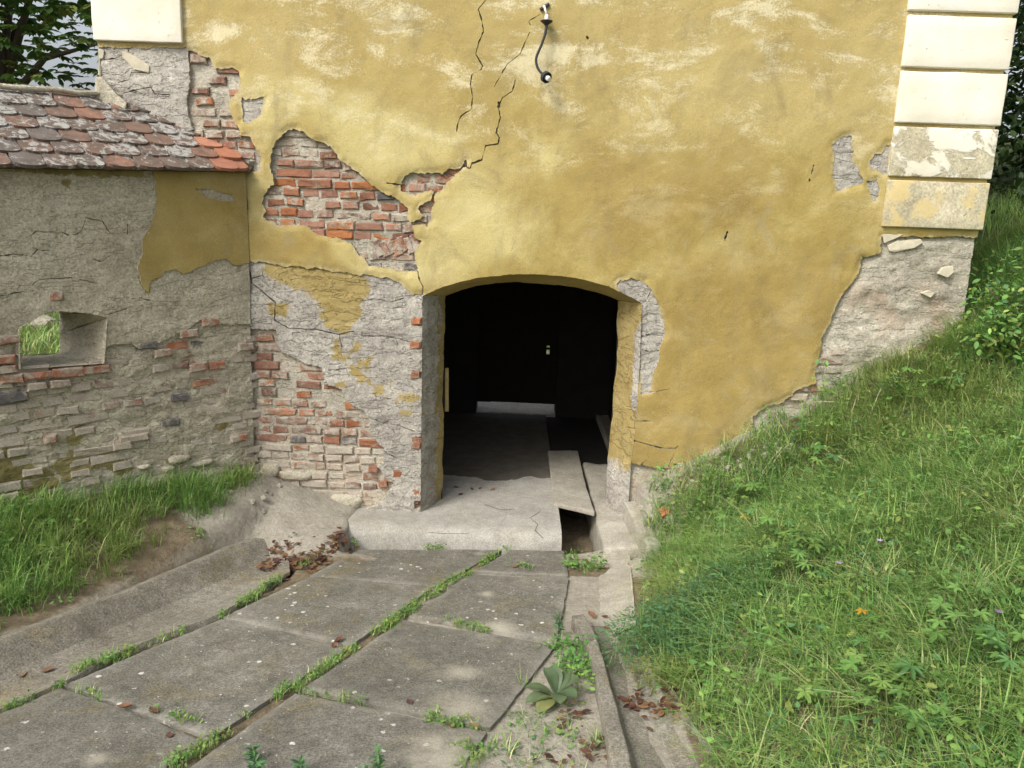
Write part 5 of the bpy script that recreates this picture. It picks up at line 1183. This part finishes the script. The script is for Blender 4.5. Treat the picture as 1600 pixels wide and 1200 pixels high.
for pts, n, j in JT:
    P = along(pts, int(n*1.3), j); P[:, 2] = zs(P[:, 1])-0.02; P = P[fbm(P[:, 0]*4.5, P[:, 1]*4.5, 170, 3) > rng.uniform(0.36, 0.56, len(P))]
    c = P.copy(); k = len(c)
    m_ = 7; Q = np.repeat(c, m_, 0); Q[:, :2] += rng.normal(0, 0.016, (len(Q), 2)); Q[:, 2] = zs(Q[:, 1])+rng.uniform(-0.005, 0.03, len(Q))
    tc = np.repeat(HC[rng.choice(5, k, p=(.35, .1, .35, .0, .2))], m_, 0)*rng.uniform(0.45, 1.0, (len(Q), 1))
    wp.append(leaf_patch(Q, rng.uniform(0.008, 0.028, len(Q)), rng.uniform(0, 6.28, len(Q)), rng.uniform(-.2, .6, len(Q)), tc, 'oval', rng.normal(0, .4, len(Q))))
    Q = np.repeat(c, 9, 0); Q[:, :2] += rng.normal(0, 0.012, (len(Q), 2)); n2 = len(Q)
    gp.append(blades(Q, rng.uniform(0.03, 0.085, n2), rng.uniform(0, 6.28, n2), rng.uniform(0.2, 1.0, n2), rng.uniform(0.002, 0.005, n2), gcol(n2, (5, 3, 5, 2, 1, 1, 0.5))))
stuff('joint_weeds', wp, LEAFY, 'small green weeds sprouting in the joints between slabs'); stuff('joint_grass', gp, GRASS, 'short grass growing in the slab joints')
cv_ = scatter(420, -5, -1.0, -3.4, -0.1, lambda x, y: sm(0.02, 0.15, ldist(x, y))*sm(0.55, 0.2, ldist(x, y))*sm(0.52, 0.62, fbm(x*3, y*3, 120))+0.25*sm(-1.2, -1.5, x)*sm(-.2, -.4, y)*sm(0.0, 0.1, ldist(x, y))); cv_[:, 2] = gh(cv_)
dr = np.stack([rng.uniform(0.46, 0.72, 60), rng.uniform(-0.80, -0.30, 60), np.zeros(60)], 1); dr[:, 2] = gh(dr)
soilp = scatter(260, -0.2, 0.7, -4.2, -2.2, lambda x, y: (x < xg(y)-0.25)*(x > 0.15-0.35*(-2.4-y))*sm(0.4, 0.6, fbm(x*4, y*4, 130))); soilp[:, 2] = gh(soilp)
stuff('verge_weeds', [herbs(cv_, 9, 0.05, (0.02, 0.06), (0.014, 0.035), HC), tufts(cv_[::2], 8, 0.025, (0.03, 0.1), (0.3, 1), (0.002, 0.005), (4, 3, 4, 2, 1, 1, 1)), herbs(dr, 14, 0.05, (0.06, 0.17), (0.015, 0.04), HC[:3]), tufts(dr, 6, 0.03, (0.06, 0.2), (0.3, 1), (0.002, 0.005), (4, 3, 4, 2, 1, 1, 1)), herbs(soilp, 7, 0.04, (0.01, 0.04), (0.014, 0.03), HC), tufts(soilp, 7, 0.03, (0.04, 0.13), (0.3, 1), (0.002, 0.005), (4, 3, 4, 2, 1, 1, 1))], LEAFY, 'scattered small weeds on bare soil beside gutters and in the drain pit')

# upright sprigs near the bottom edge
def sprig(x, y, h, label):
    p = drv(x, y); e = empty('leafy_sprig', tuple(p), label, 'plant', 'sprigs growing out of the front slabs')
    st = tube('stem', [p, p+np.array([0.01, 0, h*0.5]), p+np.array([0.0, 0.01, h])], 0.003, 5); obj('stem', st, LEAFST, e)
    n = 46; t = rng.uniform(0.15, 1, n); P = p+np.stack([np.zeros(n), np.zeros(n), t*h], 1); c = BG[rng.choice(4, n)]*rng.uniform(.9, 1.3, (n, 1))
    V, Q, T, C = combine([leaf_patch(P, rng.uniform(0.025, 0.05, n), rng.uniform(0, 6.28, n), rng.uniform(0, .7, n), c, 'thin', rng.normal(0, .4, n))])
    me = mesh_arrays('foliage', V, Q, T); add_col(me, 'Col', C); obj('foliage', me, LEAFY, e)
for x, y, h in ((590,1215,0.13),(570,1240,0.1),(395,1190,0.07),(400,1215,0.08),(470,1215,0.07),(640,1225,0.06),(872,990,0.12)): sprig(x, y, h, 'small upright blue-green sprig on the slabs at the bottom edge' if y > 1100 else 'thin upright sprig at the right corner of the slabs near the gutter')
# climber at the plaster edge on the right
cl = empty('climbing_plant', tuple(fac(1290, 640, -0.05)), 'small green climber at the broken plaster edge right of the doorway', 'plant')
P = np.array([fac(x+random.gauss(0, 9), y+random.gauss(0, 7), random.uniform(-0.12, -0.03)) for x, y in ([(1285,570)]*7+[(1280,585)]*5+[(1292,608)]*14+[(1288,622)]*14+[(1300,635)]*10)])
V, Q, T, C = combine([leaf_patch(P, rng.uniform(0.035, 0.065, len(P)), rng.uniform(3.6, 5.8, len(P)), rng.uniform(-.9, .2, len(P)), HC[rng.choice(3, len(P))]*1.1, 'oval', rng.normal(0, .5, len(P)))])
me = mesh_arrays('foliage', V, Q, T); add_col(me, 'Col', C); obj('foliage', me, LEAFY, cl)
obj('stem', tube('stem', [fac(1300, 680, -0.05), fac(1290, 620, -0.04), fac(1282, 570, -0.03)], 0.003, 5), LEAFST, cl)

# ---- brambles, trees
def crown(P, size, cols, shape='oval', droop=0.3):
    n = len(P); return leaf_patch(P, rng.uniform(*size, n), rng.uniform(0, 6.283, n), rng.normal(-droop, 0.45, n), cols[rng.choice(len(cols), n)]*rng.uniform(0.7, 1.25, (n, 1)), shape, rng.normal(0, .5, n))
def clumps(nc, per, c, r, cr):
    a = rng.normal(0, 1, (nc, 3)); a /= np.linalg.norm(a, axis=1)[:, None]; a *= (rng.random(nc)**0.45)[:, None]
    cc = np.array(c)+a*np.array(r); P = np.repeat(cc, per, 0)+rng.normal(0, 1, (nc*per, 3))*cr; return P, cc
def tree(name, label, base, top, cpos, rad, nc, per, cr, size, cols, shape='oval', palm=False, limbs=7):
    e = empty(name, base, label, 'tree')
    base = np.array(base); cpos = np.array(cpos)
    obj('trunk', tube('trunk', [base, base*0.5+cpos*0.5+np.array([0.1, 0, -0.3]), cpos+np.array([0, 0, rad[2]*0.4])], [0.2, 0.15, 0.05], 10), BARK, e)
    P, cc = clumps(nc, per, cpos, rad, cr)
    for k in range(limbs):
        t = cc[rng.integers(len(cc))]; s = base*0.4+cpos*0.6; obj('limb', tube('limb', [s, (s+t)/2+np.array([0, 0, 0.25]), t], [0.06, 0.035, 0.012], 6), BARK, e)
    if palm:
        n = len(P); az = rng.uniform(0, 6.283, n); tl = rng.normal(-0.35, .3, n); col = cols[rng.choice(len(cols), n)]*rng.uniform(.7, 1.2, (n, 1)); s = rng.uniform(*size, n)
        parts = [leaf_patch(P, s*(1-0.12*abs(k)), az+k*0.62, tl, col, 'oval', rng.normal(0, .2, n)) for k in (-2, -1, 0, 1, 2)]
    else: parts = [crown(P, size, cols, shape)]
    V, Q, T, C = combine(parts); me = mesh_arrays('crown', V, Q, T); add_col(me, 'Col', C); obj('crown', me, LEAFY, e); return e
CH = 1.9*np.array([(0.045, 0.085, 0.02), (0.06, 0.10, 0.022), (0.035, 0.07, 0.018), (0.085, 0.10, 0.025), (0.05, 0.09, 0.02)])
tree('chestnut_tree', 'dark green chestnut tree behind the tiled garden wall', (-6.6, 4.4, 0.9), None, (-6.2, 3.6, 5.0), (2.5, 1.5, 1.9), 120, 24, 0.26, (0.10, 0.19), CH, palm=True, limbs=12)
tree('chestnut_tree', 'further chestnut tree at the far left behind the wall', (-9.5, 6.5, 0.9), None, (-9.2, 6.0, 5.0), (2.6, 2.0, 2.4), 110, 20, 0.30, (0.12, 0.2), CH, palm=True, limbs=8)
DK = np.array([(0.03, 0.06, 0.018), (0.04, 0.075, 0.02), (0.05, 0.08, 0.022), (0.025, 0.05, 0.018)])
tree('dark_tree', 'dark dense tree behind the right corner of the building', (6.4, 3.4, 3.0), None, (6.1, 2.8, 4.3), (1.5, 1.3, 2.3), 260, 55, 0.25, (0.07, 0.14), DK, limbs=8)
tree('dark_tree', 'shadowy tree further back on the right bank', (8.6, 6.5, 3.5), None, (8.4, 6.0, 6.0), (2.6, 2.0, 3.0), 130, 40, 0.32, (0.10, 0.18), DK, limbs=8)
br = empty('bramble', (3.9, -0.05, 1.9), 'leafy bramble thicket growing against the right corner of the building', 'shrub')
P = np.concatenate([clumps(20, 26, c, r, 0.07)[0] for c, r in (((3.72, -0.25, 1.88), (0.3, 0.2, 0.22)), ((4.1, 0.1, 2.1), (0.4, 0.4, 0.3)), ((3.5, -0.45, 1.72), (0.28, 0.15, 0.14)))])
V, Q, T, C = combine([crown(P, (0.035, 0.075), HC, droop=0.1)]); me = mesh_arrays('foliage', V, Q, T); add_col(me, 'Col', C); obj('foliage', me, LEAFY, br)
for k in range(10):
    a = np.array([3.55+0.09*k, -0.3+0.05*k, 1.6]); obj('stem', tube('stem', [a, a+np.array([0.05, -0.03, 0.25]), a+np.array([random.uniform(-.2, .2), -0.1, 0.42])], 0.005, 5), BARK, br)
c8 = scatter(420, 3.6, 6.5, -0.2, 3.0, lambda x, y: x*0+1.0); c8[:, 2] = gh(c8)
stuff('corner_grass', [tufts(c8, 14, 0.06, (0.15, 0.4), (0.2, 0.8), (0.005, 0.012), (6, 5, 4, 1, 2, 0.3, 0))], GRASS, 'tall bright grass on the bank beyond the building corner')

# ---- fallen leaves, litter, stones, stalks
def dry_mesh(seed):
    random.seed(seed); V = []; F = []; n = 5; cu = random.uniform(0.5, 1.2)
    for i in range(n+1):
        t = i/n; wv = 0.3*math.sin(math.pi*(0.05+0.93*t))
        for k in (-1, 0, 1): V.append((t-0.5, wv*k*random.uniform(.85, 1.15), cu*(0.5*abs(k)*wv*2+(t-0.5)**2)+random.uniform(-.03, .03)))
    for i in range(n):
        for k in range(2): F.append([i*3+k, i*3+k+1, (i+1)*3+k+1, (i+1)*3+k])
    me = pydata('dry_leaf', V, F, True); me.materials.append(DRY); return me
DM = [dry_mesh(i) for i in range(5)]; DC = [(0.13, 0.06, 0.04), (0.10, 0.05, 0.037), (0.17, 0.09, 0.052), (0.08, 0.045, 0.04), (0.22, 0.125, 0.06)]
random.seed(33)
def dleaf(p, size, label, group):
    o = obj('dry_leaf', random.choice(DM), None, None, loc=(p[0], p[1], p[2]+size*0.03), rot=(random.uniform(-.2, .2), random.uniform(-.15, .15), random.uniform(0, 6.28)), scale=(size, size*random.uniform(.7, 1.1), size*.7))
    c = random.choice(DC); o.color = (*c, 1); return tag(o, label, 'leaf', group)
for x, y, s in ((32,1056,.11),(80,1030,.09),(75,1048,.08),(110,1052,.07)): dleaf(drv(x, y, -0.052), s*.8, 'curled brown leaf lying in the left gutter', 'brown leaves in the left gutter')
for x, y, s in ((530,1003,.10),(522,1010,.07),(195,1107,.10),(240,1112,.09),(345,1150,.07),(450,908,.07),(805,886,.07),(690,925,.06),(540,1027,.06),(640,1098,.06),(705,1135,.06),(740,1135,.07),(265,1150,.06),(690,856,.06)): dleaf(drv(x, y), s*.75, 'curled brown leaf lying on a slab joint of the drive', 'brown leaves on the slab joints')
for x, y, s in ((925,962,.10),(945,965,.06),(950,985,.09),(965,990,.08),(1015,1140,.05),(1075,1162,.05),(985,1000,.06)): dleaf(drv(x, y, -0.015), s*.75, 'curled brown leaf lying in the gutter below the bank', 'brown leaves in the right gutter')
for x, y, s in ((915,880,.09),(930,885,.08),(940,890,.09),(905,885,.07),(948,882,.06),(900,873,.08)): dleaf(drv(x, y, -0.02), s*.8, 'withered brown leaf in the small heap below the drain pit', 'brown leaves below the drain pit')
for x, y, s in ((713,762,.06),(750,764,.06),(720,773,.05),(737,765,.05),(770,766,.06)): dleaf(flat(x, y, 0.0), s, 'small dark leaf lying on the screed floor inside the doorway', 'dark leaves on the doorway floor')
def litter(cent, n, rad, size, label, name='leaf_litter'):
    V = []; T = []; C = []; Vd = []
    P = np.repeat(np.array(cent), n, 0); P[:, :2] += rng.normal(0, rad, (len(P), 2)); P[:, 2] = gh(P)+rng.uniform(0.005, 0.03, len(P)); P[:, 2] = np.maximum(P[:, 2], zs(P[:, 1])-0.02)
    c = np.array(DC)[rng.choice(5, len(P))]*rng.uniform(.7, 1.4, (len(P), 1))
    o = stuff(name, [leaf_patch(P, rng.uniform(*size, len(P)), rng.uniform(0, 6.28, len(P)), rng.uniform(-.3, .3, len(P)), c, 'oval', rng.normal(0, .3, len(P)))], LEAFY, label); return o
litter([drv(x, y, 0.0) for x, y in ((425,868),(440,872),(455,880),(470,876),(490,880),(430,880),(500,870),(520,862),(535,855),(445,862))], 26, 0.05, (0.03, 0.07), 'heap of dry brown leaves at the upper end of the left gutter')
litter([drv(x, y, 0.0) for x, y in ((1010,1100),(1035,1108),(1060,1100),(990,1090))], 22, 0.05, (0.02, 0.06), 'rotting brown leaves under the bank edge by the right gutter')
litter([drv(x, y, 0.0) for x, y in ((930,1160),(925,1180),(890,1125),(900,1110),(860,1185))], 10, 0.04, (0.02, 0.06), 'dry brown leaves on the bare soil beside the gutter kerb')
litter([drv(x, y, 0.0) for x, y in ((330,830),(360,815),(390,800),(300,850),(270,860),(410,795),(240,870))], 9, 0.07, (0.02, 0.055), 'dry leaves scattered among weeds by the wall corner')
# rubble under the bare plaster on the right
random.seed(44)
def pebble_mesh(seed):
    bm = bmesh.new(); bmesh.ops.create_icosphere(bm, subdivisions=2, radius=1); random.seed(seed)
    from mathutils import noise
    for v in bm.verts: v.co *= 1+0.45*noise.noise(v.co*1.3+Vector((seed*7, 0, 0))); v.co.z *= 0.65
    me = bpy.data.meshes.new('rubble_stone'); bm.to_mesh(me); bm.free(); return me
PBM = [pebble_mesh(i) for i in range(5)]
for m_ in PBM: m_.materials.append(PALE)
def rub(x, y, r, label, group):
    p = bankpt(x, y); o = obj('rubble_stone', random.choice(PBM), None, None, loc=(p[0], p[1], p[2]+r*0.2), rot=(random.random(), random.random(), random.random()*6), scale=[r]*3); tag(o, label, 'stone', group)
for k in range(34): rub(random.uniform(1080, 1240), 0, 0, '', '') if False else None
for k in range(40):
    x = random.uniform(1010, 1250); y = 742-(x-1010)*0.20+random.uniform(-6, 26); rub(x, y, random.uniform(0.012, 0.04), 'chip of pale rubble fallen below the broken plaster on the bank', 'rubble chips below the plaster')
for k in range(16): rub(random.uniform(975, 1030), random.uniform(765, 830), random.uniform(0.008, 0.03), 'small pale stone beside the low kerb right of the doorway', 'small stones by the low kerb')
for k in range(18):
    p = flat(random.uniform(310, 440), random.uniform(780, 815), 0.1); r = random.uniform(0.008, 0.03); z = float(ground_h(p[:1], p[1:2])[0])
    tag(obj('rubble_stone', random.choice(PBM), None, None, loc=(p[0], p[1], z+r*0.3), rot=(random.random(), random.random(), random.random()*6), scale=[r]*3), 'small pale stone on the sand at the foot of the wall corner', 'stone', 'small stones on the sand')
CLAY = mat_plain('terracotta', (0.44, 0.17, 0.085), 0.9, 16)
p = bankpt(1040, 806); ff = rough_block('tile_fragment', [(-.055,-.03,.02),(.06,-.02,.025),(.05,.05,.02),(-.03,.055,.02)], [(-.055,-.03,-.02),(.06,-.02,-.02),(.05,.05,-.02),(-.03,.055,-.02)], 0.03, 0.006, 15, 0.008)
tag(obj('tile_fragment', ff, CLAY, None, loc=(p[0], p[1], p[2]+0.02), rot=(0.35, -0.2, 0.4)), 'orange clay tile fragment lying on the bank near the doorway', 'fragment')
STRAW = mat_plain('dry_straw', (0.52, 0.45, 0.32), 0.8, 30, 0.3)
def stalk(a, b, label, group, h0=0.03, h1=0.09, r=0.004):
    p0 = bankpt(*a); p1 = bankpt(*b); p0[2] += h0; p1[2] += h1; md = (p0+p1)/2+np.array([0, 0, 0.02])
    tag(obj('dry_stalk', tube('dry_stalk', [p0, md, p1], [r, r*0.9, r*0.6], 6), STRAW), label, 'stalk', group)
for a, b in (((1190,745),(1225,712)),((1195,748),(1230,712)),((1270,700),(1310,740)),((1285,715),(1330,745))): stalk(a, b, 'bleached dry stalk lying on the bank below the broken plaster', 'dry stalks on the upper bank')
for a, b in (((1352,672),(1372,640)),((1240,640),(1300,660)),((1325,670),(1335,650))): stalk(a, b, 'thin pale straw sticking out of the weeds near the building corner', 'straws near the corner', 0.02, 0.16, 0.003)
FLW = mat_plain('mauve_petal', (0.42, 0.25, 0.48), 0.7, 30, 0.2)
for x, y in ((1551,1013),(1368,890),(1305,925)):
    p = bankpt(x, y); f = empty('mauve_flower', tuple(p), 'small mauve flower head standing in the bank grass', 'flower', 'mauve flowers on the bank'); q = p+np.array([0, 0, 0.16])
    obj('stem', tube('stem', [p, q], 0.002, 5), LEAFST, f)
    for k in range(7):
        a = 2*math.pi*k/7; d = np.array([math.cos(a), math.sin(a), 0.4]); e_ = np.array([-math.sin(a), math.cos(a), 0])
        obj('petal', pydata('petal', [q, q+d*0.010+e_*0.005, q+d*0.02, q+d*0.010-e_*0.005], [[0, 1, 2, 3]]), FLW, f)
# pale stone seen through the loophole
o = obj('field_stone', PBM[2], None, None, loc=(0, 0, 0), scale=(0.22, 0.16, 0.14))
d = ray(62, 505); t = (CAM[2]-1.05)/-d[2]; o.location = CAM+d*t; tag(o, 'pale stone lying in the grass beyond the loophole', 'stone')
print('facade bricks', nb, 'wall bricks', nw, 'objects', len(bpy.data.objects), 'polys', sum(len(o.data.polygons) for o in bpy.data.objects if o.type == 'MESH'))
